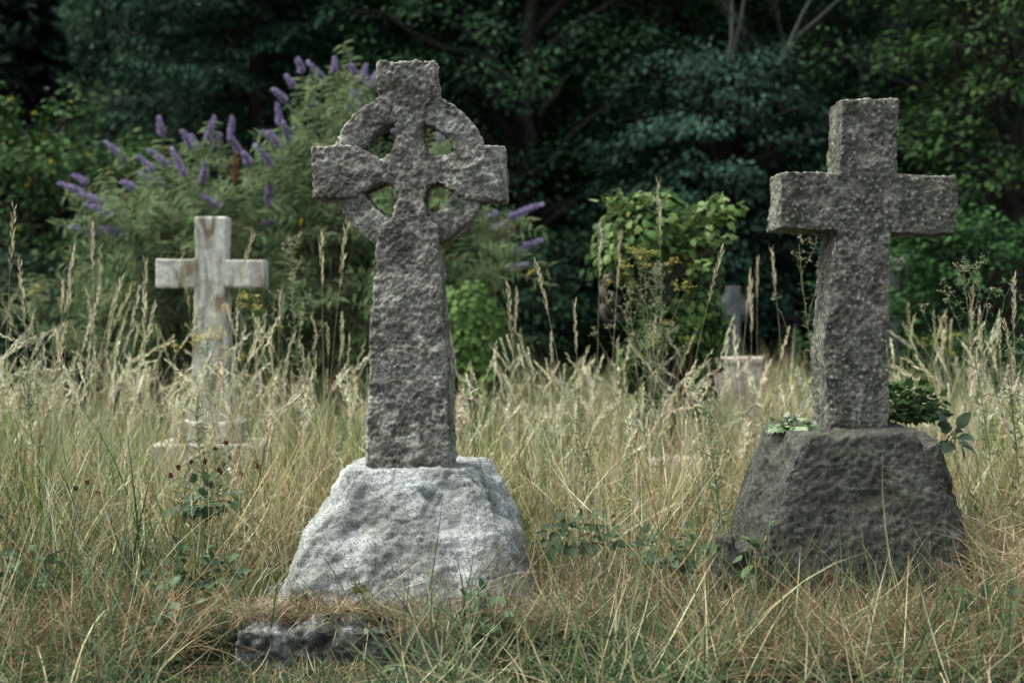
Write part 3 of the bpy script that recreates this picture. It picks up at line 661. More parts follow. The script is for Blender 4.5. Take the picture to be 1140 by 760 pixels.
tipsB = [(337,82,-.5,1),(328,98,-.8,.7),(320,114,-.9,.4),(312,140,-.2,1),(306,156,-1,.3),(314,168,-.6,.5),(322,158,-.3,.8),(373,82,0,1),(396,86,-.5,.9),(404,92,.3,1),(399,100,.05,-.6),(411,98,.7,.7),(364,94,-.8,.5),(345,172,-.5,.4),(304,185,-.6,.3),(306,198,0,-1),(300,206,-.1,-1),(322,190,-.4,.3),(330,222,-.4,.2),(490,160,.1,1),(440,150,.1,.8),(350,120,-.4,.7),(385,125,.4,.6),(360,205,-.5,.2),(318,235,-.6,0)]
tipsC = [(568,243,1,.25),(575,240,1,.1),(544,258,1,.15),(552,268,.9,.2),(574,281,1,.15),(540,246,1,.3),(558,262,.6,.3),(520,255,.6,.5),(560,300,1,-.1),(530,285,.8,.2)]
buddleia('wide buddleia with many lilac flower spikes behind the white cross', PX(195, 10), 10, tipsA, 501, 46, 1.0, 1.95)
buddleia('tallest buddleia with upright lilac spikes, left of the ringed cross head', PX(365, 10.2), 10.2, tipsB, 502, 40, .75, 2.45)
buddleia('buddleia with few arching lilac spikes just right of the ringed cross', PX(470, 10), 10, tipsC, 503, 85, .52, 2.35)

# ------------------------------------------------------------------ ivy and round bushes
def leafy_shell(acc, blobs, n, leaf, pal, T, w=None, hang=.5, depth=.08, aspect=.9):
    """leaves over the surface of a union of ellipsoids (cx,cy,cz,rx,ry,rz)"""
    B = np.array(blobs, float); area = B[:, 3]*B[:, 5]; bi = rng.choice(len(B), n, p=area/area.sum())
    u = rdir(n); rad = B[bi, 3:6]; p = B[bi, :3] + u*rad*(1 + depth*rng.normal(size=(n, 1))*.6 - depth*.3)
    p += u*(.10*vnoise(p, 5, 9))[:, None]
    inside = np.zeros(n, bool)
    for b in B: inside |= (((p-b[:3])/b[3:6])**2).sum(1) < .55
    p, u = p[~inside], u[~inside]; m = len(p)
    nn = norm(u + np.array([0, 0, .45]) + rdir(m)*.45); d = norm(np.cross(nn, rdir(m))*.8 + np.array([0, 0, -hang]) + u*.25)
    Ls = leaf*rng.uniform(.55, 1.25, m)
    cl = 1 + .3*vnoise(p, 6, 31)
    leaves(acc, p, d, nn, Ls, Ls*aspect, pick(pal, m, w, .2)*cl[:, None], T)
    return p
def ivymound():
    global rng; rng = np.random.default_rng(601)
    d = 7.4; s = d/F; x = PX(735, d); o0 = np.array([x, d, 0.])
    # overgrown monument underneath
    t = thing('overgrown_monument', 'dark stone cross monument buried inside the ivy mound, only its left side showing', 'gravestone', (x, d, 0))
    q = lambda L: [((a-735)*s, 1-(b-360)*s) for a, b in L]
    me = solid([prism(q([(722,235),(752,235),(752,280),(790,280),(790,312),(752,312),(757,480),(717,480),(722,312),(690,312),(690,280),(722,280)]), -.07, .07)], .012, 'cross')
    hewn(me, (.01, .008, .003), (6, 18, 40), 12, .5); link(me, 'cross', M_darkb, t)
    for k, (ax, az) in enumerate([(-.235, 1.22), (-.215, 1.16), (-.24, 1.10)]):
        pass
    a = Acc(); ang = np.linspace(.4, 2*math.pi-.4, 14)
    for rr, zz, th in ((.075, 1.17, .014), (.055, 1.17, .012), (.075, 1.08, .014), (.05, 1.1, .01)):
        pts = np.stack([-.265 + rr*.6*np.cos(ang), -.12 + .02*np.sin(ang*3), zz + rr*np.sin(ang)], 1); tubes(a, pts[None], np.full((1, 14), th), np.array([.075,.065,.055]), 6)
    a.build('carved_scroll', M_bark, t, sm=True)
    t = thing('ivy_mound', 'glossy green ivy heaped over a hidden cross between the two main crosses', 'ivy', (x, d, 0))
    bl = []
    for (px, py, rx, rz) in [(742,250,42,30),(720,262,34,30),(760,262,36,30),(735,290,58,42),(775,300,34,44),(705,285,34,38),(770,340,30,34),(745,330,40,40),(740,375,36,36),(720,360,26,34),(800,246,16,10),(812,240,10,8),(700,262,22,18),(735,408,30,30),(738,232,20,14),(712,400,26,40),(745,432,34,34),(765,390,24,34)]:
        bl.append((PX(px, d), d + rng.uniform(-.06, .06), PZ(py, d), rx*s, min(rx, 40)*s*.9, rz*s))
    b = Acc(); leafy_shell(b, bl, 10500, .046, [(.05,.10,.026),(.075,.135,.035),(.03,.062,.02),(.14,.19,.05),(.22,.20,.04)], T_IVY, [.33,.25,.30,.10,.02], depth=.24)
    # trailing shoots
    n = 26; ends = np.stack([PX(rng.uniform(668, 828, n), d), d + rng.uniform(-.3, .1, n), PZ(rng.uniform(215, 300, n), d)], 1); ends[:5] = [P(818, 233, d), P(806, 228, d), P(740, 214, d), P(672, 262, d), P(826, 236, d)]
    st = np.stack([x + (ends[:, 0]-x)*.55, np.full(n, d-.1), ends[:, 2]-.12], 1); path = limb_paths(st, ends, 8, .12, .05)
    c = Acc(); tubes(c, path, np.full((n, 8), .003), np.array([.12,.10,.05]), 4)
    vx = limb_paths(np.stack([x + rng.uniform(-.12, .12, 14), d-.1+rng.uniform(-.1, .1, 14), np.zeros(14)], 1), np.stack([x + rng.uniform(-.15, .15, 14), np.full(14, d-.12), rng.uniform(.9, 1.3, 14)], 1), 8, 0, .05)
    tubes(c, vx, np.linspace(.02, .006, 8)[None]*np.ones((14, 1)), np.array([.07,.055,.04]), 5)
    c.build('stems', M_bark, t, origin=o0, sm=True)
    pp = path[:, 2:].reshape(-1, 3); pp = np.repeat(pp, 2, axis=0) + rng.normal(size=(len(pp)*2, 3))*.02; m = len(pp)
    leaves(b, pp, norm(rdir(m)+np.array([0, -.3, -.3])), norm(np.array([0, -.4, 1.]) + rdir(m)*.5), .055*rng.uniform(.6, 1.2, m), .05, pick([(.09,.15,.04),(.12,.18,.055)], m), T_IVY)
    b.build('foliage', M_ivy, t, origin=o0)
ivymound()
def round_bush():
    global rng; rng = np.random.default_rng(611); d = 9.0; s = d/F; x = PX(520, d)
    t = thing('round_bush', 'bright green rounded leafy bush just right of the ringed cross shaft', 'bush', (x, d, 0)); o0 = np.array([x, d, 0.])
    bl = [(PX(px, d), d+dy, PZ(py, d), rx*s, rx*s, rz*s) for px, py, rx, rz, dy in [(515,345,30,28,0),(528,372,28,34,-.05),(508,385,34,40,0),(540,405,22,30,0),(480,370,40,50,.2),(520,430,40,40,0),(500,335,22,16,.1)]]
    b = Acc(); leafy_shell(b, bl, 3000, .05, [(.08,.145,.04),(.105,.175,.05),(.05,.10,.03),(.15,.22,.075)], T_OVA, [.4,.25,.25,.1], depth=.15, aspect=.75)
    b.build('foliage', M_leaf, t, origin=o0)
    c = Acc(); n = 14; e = np.array(bl)[rng.integers(0, 7, n), :3]+rng.normal(size=(n, 3))*.06; tubes(c, limb_paths(np.stack([x+rng.normal(size=n)*.05, np.full(n, d), np.zeros(n)], 1), e), np.linspace(.02, .004, 7)[None]*np.ones((n, 1)), np.array([.07,.06,.04]), 5)
    c.build('stems', M_bark, t, origin=o0, sm=True)
round_bush()
def ivy_patch(label, cx, cy, cz, rx, ry, rz, n, leaf, pal, seed, T=T_IVY, cat='ivy', name='ivy_clump'):
    global rng; rng = np.random.default_rng(seed); t = thing(name, label, cat, (cx, cy, cz)); o0 = np.array([cx, cy, cz])
    u = rdir(n); p = o0 + u*np.array([rx, ry, rz])*rng.uniform(.3, 1.1, (n, 1)); p[:, 2] = np.maximum(p[:, 2], cz - rz*.25 + rng.uniform(0, .012, n))
    b = Acc(); nn = norm(np.array([0, -.35, 1.]) + u*.5 + rdir(n)*.45); d = norm(u*.8 + rdir(n)*.6 + np.array([0, -.2, -.2])); L = leaf*rng.uniform(.6, 1.25, n)
    leaves(b, p, d, nn, L, L*.85, pick(pal, n, None, .25), T); b.build('foliage', M_ivy, t, origin=o0)
    c = Acc(); m = max(6, n//14); e = p[rng.integers(0, n, m)]; s0 = o0 + rng.normal(size=(m, 3))*np.array([rx*.3, ry*.3, 0]) - np.array([0, 0, rz*.3]); tubes(c, limb_paths(s0, e, 6, .1, .1), np.full((m, 6), .0022), np.array([.12,.09,.05]), 4)
    c.build('stems', M_bark, t, origin=o0, sm=True)
ivy_patch('dark green ivy clump on the boulder behind the right foot of the dark cross', PX(1015, 4.95), 4.97, .70, .125, .10, .09, 420, .036, [(.05,.095,.03),(.075,.125,.04),(.03,.065,.022)], 621)
ivy_patch('sparse pale ivy sprig creeping over the top left edge of the dark boulder', PX(884, 4.62), 4.64, .665, .075, .10, .03, 80, .032, [(.16,.22,.13),(.08,.14,.06),(.22,.27,.18)], 622)
ivy_patch('dull bramble leaves hanging at the right edge of the dark boulder top', PX(1058, 4.85), 4.85, .60, .05, .06, .06, 14, .065, [(.07,.11,.07),(.09,.13,.085)], 623, T_OVA, 'bramble', 'bramble')
ivy_patch('small bramble sprig in front of the left foot of the dark boulder', PX(845, 4.22), 4.22, .30, .05, .04, .09, 12, .05, [(.07,.13,.05),(.09,.15,.06)], 624, T_OVA, 'bramble', 'bramble')
ivy_patch('leafy green bramble in front of the right foot of the pale boulder', PX(537, 4.0), 4.02, .17, .09, .06, .08, 60, .034, [(.06,.10,.05),(.08,.13,.06),(.045,.08,.045)], 625, T_OVA, 'bramble', 'bramble')
ivy_patch('low broad-leaved weed in the foreground grass at the lower left', PX(150, 4.1), 4.1, .17, .18, .10, .08, 70, .036, [(.05,.085,.045),(.075,.11,.06)], 627, T_OVA, 'weed', 'broadleaf_weed')
for lab_, px_, py_, d_, sx_ in (('dark green nettle-like weed at the far lower left','40','640',4.3,.15), ('dark leafy weed low in the grass just above and left of the front kerb stone','215','640',4.35,.14), ('leafy weed under the rusty knapweed heads, left of the pale boulder','225','560',4.6,.10), ('green leafy weed in the gap right of the pale boulder','640','600',4.5,.13), ('broad-leaved weed left of the dark boulder foot','745','620',4.4,.12), ('dark leafy weed at the lower right edge','1095','690',4.0,.14)):
    ivy_patch(lab_, PX(int(px_), d_), d_, PZ(int(py_), d_), sx_, .09, .09, 90, .038, [(.045,.085,.04),(.065,.11,.05),(.035,.065,.033)], int(px_)+700, T_LAN if int(px_) % 2 else T_OVA, 'weed', 'broadleaf_weed')
ivy_patch('small tuft of moss at the foot of the pale boulder front', PX(401, 4.2), 4.17, .22, .03, .02, .028, 150, .009, [(.12,.12,.03),(.07,.07,.025)], 628, T_DIA, 'moss', 'moss_tuft')

# ------------------------------------------------------------------ meadow grass
STRAW = [(.50,.445,.27),(.38,.315,.18),(.68,.63,.46),(.25,.175,.09)]
GREEN = [(.075,.15,.035),(.12,.205,.05),(.045,.09,.028),(.20,.27,.08)]
BLUEG = [(.03,.07,.032),(.048,.10,.042),(.02,.042,.022),(.08,.11,.045)]  # foreground blue-greens, darkened so the colour also carries the shade there
def hfield(x, y):
    h = .13 + .27*smooth(4.25, 5.7, y) + (.02 + .10*smooth(4.6, 6, y))*n2(x, y, 1.0, 9)
    h = h + .24*smooth(-.75, -1.15, x)*smooth(3.6, 4.6, y)*smooth(6.5, 5.0, y)
    h = h + .10*smooth(1.45, 1.8, x)*smooth(3.9, 4.8, y)
    h = h - .06*smooth(-.85, -.7, x)*smooth(.2, .0, x)*smooth(4.6, 4.3, y)
    h = h - .07*smooth(.45, .6, x)*smooth(1.6, 1.45, x)*smooth(4.6, 4.3, y) - .15*smooth(-1.9, -1.7, x)*smooth(-.9, -1.1, x)*smooth(4.9, 5.3, y)*smooth(7.8, 7.2, y)
    kz = (x > -.9) & (x < -.31) & (y < 4.1); h = np.where(kz, .045 + .07*smooth(3.95, 3.5, y), h)
    return np.maximum(h, .02)
def blocked(x, y):
    b = (x > -.70) & (x < .07) & (y > 4.18) & (y < 4.97)
    b |= (x > .60) & (x < 1.44) & (y > 4.30) & (y < 5.2)
    b |= (x > -.82) & (x < -.39) & (y > 4.06) & (y < 4.76)
    xw = PX(234, 7.2); b |= (np.abs(x-xw) < .2) & (np.abs(y-7.27) < .2)
    return b
def scatter(n, y0, y1, tuft=0, wide=1.3):
    y = np.sqrt(rng.uniform(y0**2, y1**2, n)); x = rng.uniform(-1, 1, n)*(.36*y*wide + .25)
    if tuft:
        k = n//tuft; c = rng.integers(0, k, n); x = x[c] + rng.normal(size=n)*.035; y = y[c] + rng.normal(size=n)*.035
    m = ~blocked(x, y); return x[m], y[m], (c[m] if tuft else None)
def straw_frac(x, y):
    return np.clip(.32 + 1.2*n2(x, y, 1.3, 44) + .22*smooth(4.6, 6.2, y) - .26*smooth(4.7, 3.9, y) - .12*smooth(-.9, -1.2, x)*smooth(5.4, 4.6, y), .06, .85)
def grass_layer(name, label, n, y0, y1, hs, wd, seed, tuft=7, flop=1.0, S=5):
    global rng; rng = np.random.default_rng(seed); a = Acc()
    x, y, c = scatter(n, y0, y1, tuft); g = n2(x, y, 3.2, 88)+.5*n2(x, y, 9, 89); kk = (g > -.04) | (rng.uniform(0, 1, len(x)) < .25); x, y, c = x[kk], y[kk], c[kk]; N = len(x); z = gz(x, y)
    h = hfield(x, y)*hs*rng.uniform(.45, 1.25, N)*rng.uniform(.7, 1.35, n)[c]
    g = rng.uniform(0, 1, N) < straw_frac(x, y); C1 = np.where(g[:, None], pick(STRAW, N), pick(GREEN, N))
    bl = (~g) & (rng.uniform(0, 1, N) < .9*smooth(5.4, 4.4, y)); C1[bl] = pick(BLUEG, int(bl.sum()))  # near greens take the darker palette, foreground shade included in the tint
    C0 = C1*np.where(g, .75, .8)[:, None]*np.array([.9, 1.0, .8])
    tl = rng.uniform(0, 2*math.pi, n)[c]; az = tl + rng.normal(size=N)*.9
    th0 = np.abs(rng.normal(size=N))*.22*flop; kap = np.abs(rng.normal(.55, .5, N))*flop
    w = wd*rng.uniform(.6, 1.4, N)
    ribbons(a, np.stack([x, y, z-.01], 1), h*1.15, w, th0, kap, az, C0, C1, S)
    o = a.build(name, M_grass); tag(o, label, 'grass', kind='stuff')
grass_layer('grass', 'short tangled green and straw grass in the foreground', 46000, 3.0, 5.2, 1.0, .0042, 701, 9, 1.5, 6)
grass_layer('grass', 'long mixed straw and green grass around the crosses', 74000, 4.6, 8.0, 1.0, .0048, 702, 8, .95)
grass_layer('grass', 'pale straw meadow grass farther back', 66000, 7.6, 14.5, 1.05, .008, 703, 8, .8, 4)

grass_layer('grass', 'broader bent straw blades among the long grass', 9000, 4.4, 9.0, 1.25, .0075, 705, 3, 1.9, 7)
def cover():
    global rng; rng = np.random.default_rng(731); a = Acc(); nc = 560
    x, y, _ = scatter(nc, 3.6, 5.6); nc = len(x); k = 16; ci = np.repeat(np.arange(nc), k); N = nc*k
    r_ = rng.normal(size=(N, 2))*.05; px_, py_ = x[ci]+r_[:, 0], y[ci]+r_[:, 1]; ok = ~blocked(px_, py_) & ~((px_ > -.92) & (px_ < -.36) & (py_ < 4.12)); px_, py_, ci = px_[ok], py_[ok], ci[ok]; N = len(px_)
    hh = .6*hfield(px_, py_)*rng.uniform(.15, 1.0, N); p = np.stack([px_, py_, gz(px_, py_)+hh], 1)
    C = pick([(.06,.10,.05),(.085,.13,.065),(.05,.085,.055),(.11,.15,.08)], nc)[ci]
    d = rdir(N); d[:, 2] = np.abs(d[:, 2])*.4; L = rng.uniform(.016, .045, nc)[ci]*rng.uniform(.7, 1.2, N)
    leaves(a, p, d, norm(np.array([0, -.2, 1.])+rdir(N)*.5), L, L*.62, C, T_OVA)
    root = p.copy(); root[:, 2] -= hh+.01; tubes(a, np.stack([root, (root+p)/2 + rdir(N)*.005, p], 1), np.full((N, 3), .0008), C, 3)
    o = a.build('ground_cover', M_leaf); tag(o, 'small green leafy ground cover tangled in the foreground grass', 'ground cover', kind='stuff')
cover()
def mats():
    """lying dead straw"""
    global rng; rng = np.random.default_rng(711); a = Acc()
    def lay(n, x0, x1, y0, y1, zf, L, cols, th=(1.1, 1.65), jit=.03, wm=1.0, clear=True):
        x = rng.uniform(x0, x1, n); y = rng.uniform(y0, y1, n); z = zf(x, y) + np.abs(rng.normal(size=n))*jit
        ok = ~(blocked(x, y) & (z < .5) & (y > 4.35)) & ~((x > -.92) & (x < -.31) & (y < 4.11) & clear); x, y, z = x[ok], y[ok], z[ok]; n = len(x)
        C = pick(cols, n); ribbons(a, np.stack([x, y, z], 1), L*rng.uniform(.5, 1.3, n), .0032*wm*rng.uniform(.6, 1.5, n), rng.uniform(*th, n), rng.normal(size=n)*.6, rng.uniform(0, 2*math.pi, n), C*.85, C, 6)
    TAN = [(.32,.255,.155),(.24,.175,.10),(.44,.38,.27),(.13,.09,.05)]
    lay(1500, -.80, -.36, 4.12, 4.26, lambda x, y: .135+0*x, .11, TAN, jit=.018)
    lay(1800, -.42, .25, 4.02, 4.26, lambda x, y: .11 + .03*n2(x, y, 4, 3), .18, TAN, jit=.03)
    lay(3000, .5, 1.75, 4.02, 4.36, lambda x, y: .03 + .05*smooth(4.05, 4.25, y) + .02*n2(x, y, 4, 3), .26, TAN, jit=.04)
    lay(2600, .45, 1.9, 3.7, 4.3, lambda x, y: gz(x, y)+.02, .30, [(.26,.18,.10),(.33,.25,.14),(.18,.12,.07)], (.8, 1.6), jit=.05)
    lay(700, -1.6, -.85, 3.7, 4.3, lambda x, y: gz(x, y)+.05, .28, [(.26,.18,.10),(.33,.25,.14),(.20,.12,.065)], (.8, 1.6), jit=.05)
    lay(1200, -.3, .6, 4.15, 4.6, lambda x, y: gz(x, y)+.10, .26, TAN, (.8, 1.6), jit=.06)
    lay(1500, 1.4, 1.75, 4.1, 4.9, lambda x, y: .18+0*x, .25, [(.32,.235,.14),(.40,.32,.21)], jit=.08)
    lay(1500, -.92, -.36, 3.5, 4.04, lambda x, y: gz(x, y)+.004, .09, TAN+[(.08,.12,.05),(.05,.08,.035)], jit=.008, clear=False)
    lay(500, -.92, -.36, 3.5, 4.02, lambda x, y: gz(x, y), .07, [(.08,.13,.05),(.12,.17,.07),(.30,.26,.17)], (.1, .9), jit=.002, clear=False)
    lay(1700, -1.7, 1.75, 3.2, 4.3, lambda x, y: gz(x, y)+.03, .24, TAN + [(.12,.16,.07)], jit=.05)
    lay(1500, -1.8, 1.9, 3.4, 4.9, lambda x, y: gz(x, y)+.05, .42, [(.13,.19,.08),(.09,.14,.075),(.40,.36,.22)], (.2, 1.3), jit=.03)
    lay(2300, -2.0, 2.0, 3.5, 4.2, lambda x, y: gz(x, y)+.01, .29, [(.07,.12,.05),(.10,.155,.07),(.045,.08,.04),(.30,.27,.17)], (.35, 1.35), jit=.04, wm=1.5)
    lay(2600, -2.2, 2.4, 4.5, 6.2, lambda x, y: gz(x, y)+.08, .5, [(.62,.57,.40),(.50,.42,.24),(.33,.22,.10)], (.1, 1.1), jit=.08, wm=1.2)
    lay(900, -1.45, -.9, 3.9, 4.3, lambda x, y: gz(x, y)+.08, .2, [(.24,.15,.085),(.34,.26,.16)], jit=.05)
    lay(6000, -2.2, 2.3, 4.7, 6.5, lambda x, y: gz(x, y)+.16, .3, STRAW, (.6, 1.6), jit=.1)
    o = a.build('dead_grass', M_grass); tag(o, 'matted dead tan grass lying flat at the feet of the stones', 'dead grass', kind='stuff')
mats()
def seed_stalks(a, root, H, th0, kap, az, headL, C, hr=.0035, K=22, r=.0011, loose=.3, S=8):
    N = len(H); t = np.linspace(0, 1, S); pts = np.zeros((N, S, 3)); pts[:, 0] = root
    dh = np.stack([np.cos(az), np.sin(az), np.zeros(N)], 1)
    for i in range(1, S):
        an = th0 + kap*t[i]**2; pts[:, i] = pts[:, i-1] + (dh*np.sin(an)[:, None] + np.array([0, 0, 1.])*np.cos(an)[:, None])*(H/(S-1))[:, None]
    tubes(a, pts, np.linspace(1.1, .6, S)[None]*(r*np.ones(N))[:, None], C*.9, 3)
    q = 1 - (headL/H)[:, None]*np.linspace(0, 1, K)[None]; q = np.clip(q, 0, .999)
    k = np.minimum((q*(S-1)).astype(int), S-2); f = (q*(S-1)-k)[..., None]; ii = np.arange(N)[:, None]
    p = (pts[ii, k]*(1-f)+pts[ii, k+1]*f).reshape(-1, 3); T = norm(pts[ii, k+1]-pts[ii, k]).reshape(-1, 3)
    M = len(p); sd_ = norm(np.cross(T, rdir(M))); u = np.tile(np.linspace(0, 1, K), N); env = np.sin(np.clip(u*.85+.12, 0, 1)*math.pi)**.6
    d = norm(T + sd_*loose); leaves(a, p + sd_*(hr*.4*env)[:, None], d, norm(sd_+rdir(M)*.3), (np.repeat(headL, K)*.14+.004)*rng.uniform(.7, 1.2, M), hr*1.3*env*rng.uniform(.7, 1.3, M)+.0008, np.repeat(C, K, axis=0)*rng.uniform(.85, 1.15, (M, 1)))
    return pts
def seeding():
    global rng; rng = np.random.default_rng(721); a = Acc()
    for n, y0, y1, hmul, dn in ((260, 4.3, 5.3, .5, .0034), (950, 5.1, 8, .66, .0038), (1700, 8, 14, .62, .0052)):
        x, y, _ = scatter(n, y0, y1); N = len(x)
        H = hmul*rng.uniform(.72, 1.22, N) + .1*smooth(-.6, -1.4, x)*smooth(8.5, 6, y)
        keep = ~((y < 4.6) & (x > -.95) & (x < 1.45)); x, y, H = x[keep], y[keep], H[keep]; N = len(x)
        C = pick([(.52,.46,.30),(.60,.54,.38),(.42,.38,.22),(.34,.36,.18)], N); C[rng.uniform(0, 1, N) < .07] = (.22,.13,.09)
        seed_stalks(a, np.stack([x, y, gz(x, y)], 1), H, np.abs(rng.normal(size=N))*.14, np.abs(rng.normal(.35, .35, N)), rng.uniform(0, 2*math.pi, N), H*rng.uniform(.13, .24, N), C, dn, 18, .0012 + .0004*(y0 > 6))
    for x0, x1, y0, y1, n, hh in ((-2.6, -1.0, 5.2, 7.4, 190, 1.08), (.15, 1.05, 5.6, 7.6, 110, .95), (1.75, 2.8, 5.2, 7.6, 150, 1.0), (-.3, .3, 5.6, 8, 70, .9), (-1.1, -.7, 5.4, 7, 50, 1.0)):
        x = rng.uniform(x0, x1, n); y = rng.uniform(y0, y1, n); H = hh*rng.uniform(.6, 1.12, n); C = pick([(.58,.53,.37),(.66,.62,.48),(.40,.40,.24)], n)
        seed_stalks(a, np.stack([x, y, gz(x, y)], 1), H, np.abs(rng.normal(size=n))*.16, np.abs(rng.normal(.45, .4, n)), rng.uniform(0, 2*math.pi, n), H*rng.uniform(.12, .2, n), C, .0042, 26, .0012)
    # fluffy loose panicles
    n = 260; x, y, _ = scatter(n, 5.2, 9); N = len(x); H = .78*rng.uniform(.75, 1.1, N); C = pick([(.50,.46,.34),(.58,.54,.42)], N)
    seed_stalks(a, np.stack([x, y, gz(x, y)], 1), H, np.abs(rng.normal(size=N))*.15, np.abs(rng.normal(.5, .3, N)), rng.uniform(0, 2*math.pi, N), H*.25, C, .0075, 46, .0011, .8)
    o = a.build('seeding_grass', M_grass); tag(o, 'tall pale seeding grass stalks standing through the meadow', 'grass', kind='stuff')
seeding()
# the individual tall stalks that stand out against the dark wood: (tip px, tip py, distance, root px)
hero = [(15,240,5.2,-5,'tall seed stalk at the far left edge'),(103,255,6.0,108,'tallest fluffy seed stalk left of the white cross'),(80,285,5.8,60,'slim seed stalk second from the left edge, leaning right'),(112,283,6.3,112,'thin straight seed stalk beside the tallest fluffy one'),
        (162,298,6.0,160,'seed stalk just left of the white cross arm'),(132,315,5.6,60,'long arching seed stalk sweeping right, left of the white cross'),(278,268,5.6,215,'long stalk crossing the right arm of the white cross'),(23,300,5.4,45,'stalk leaning left at the left edge'),
        (170,345,5.8,120,'stalk bowing right below the white cross arm'),(205,290,6.2,232,'stalk rising in front of the white cross left arm'),(600,300,5.6,660,'dark seeded stalk leaning left, in the gap right of the ringed cross'),(566,325,5.8,585,'stalk leaning left beside the round green bush'),
        (733,212,6.2,742,'tallest straight stalk in front of the ivy mound'),(668,258,6.2,662,'thin stalk at the left edge of the ivy mound'),(690,268,6.2,672,'thin stalk leaning right before the ivy mound left side'),(800,285,6.0,735,'slanted stalk crossing the ivy mound right side'),
        (640,345,5.8,650,'brown stalk between the round bush and the ivy mound'),(860,285,6.4,885,'bent stalk just left of the dark cross shaft'),(843,295,6.6,842,'straight stalk left of the dark cross'),(835,308,6.6,812,'stalk behind the pink headstone leaning right'),
        (836,320,6.3,838,'pale short stalk left of the dark cross'),(1082,330,5.4,1070,'brown seed stalk right of the dark cross'),(1128,315,5.2,1132,'slender stalk at the right edge'),(1090,350,5.6,1105,'leaning stalk near the right edge'),
        (385,255,5.3,350,'thin pale stalk crossing left of the ringed cross shaft'),(358,270,5.9,362,'pale stalk left of the ringed cross shaft'),(575,330,6.3,560,'short crossing stalk near the round green bush'),(1110,365,5.7,1085,'bowed pale stalk near the right edge')]
for i, (tx, ty, d, rx_, lab) in enumerate(hero):
    rng = np.random.default_rng(800+i); x0, x1 = PX(rx_, d), PX(tx, d); z0 = float(gz(x0, d)[0]); z1 = PZ(ty, d)
    H = math.hypot(x1-x0, z1-z0)*1.02; th = math.atan2(abs(x1-x0), z1-z0); az = 0. if x1 > x0 else math.pi
    a = Acc(); C = np.array([(.56,.50,.36)]) if i % 3 else np.array([(.46,.42,.28)])
    seed_stalks(a, np.array([[0, 0, 0.]]), np.array([H]), np.array([th*.8]), np.array([th*.6]), np.array([az]), np.array([H*rng.uniform(.14, .2)]), C, .0038, 34, .0013, .3, 12)
    o = a.build('seed_stalk', M_grass); o.location = (x0, d, z0); tag(o, lab, 'grass stalk', 'tall grass stalks standing above the meadow')

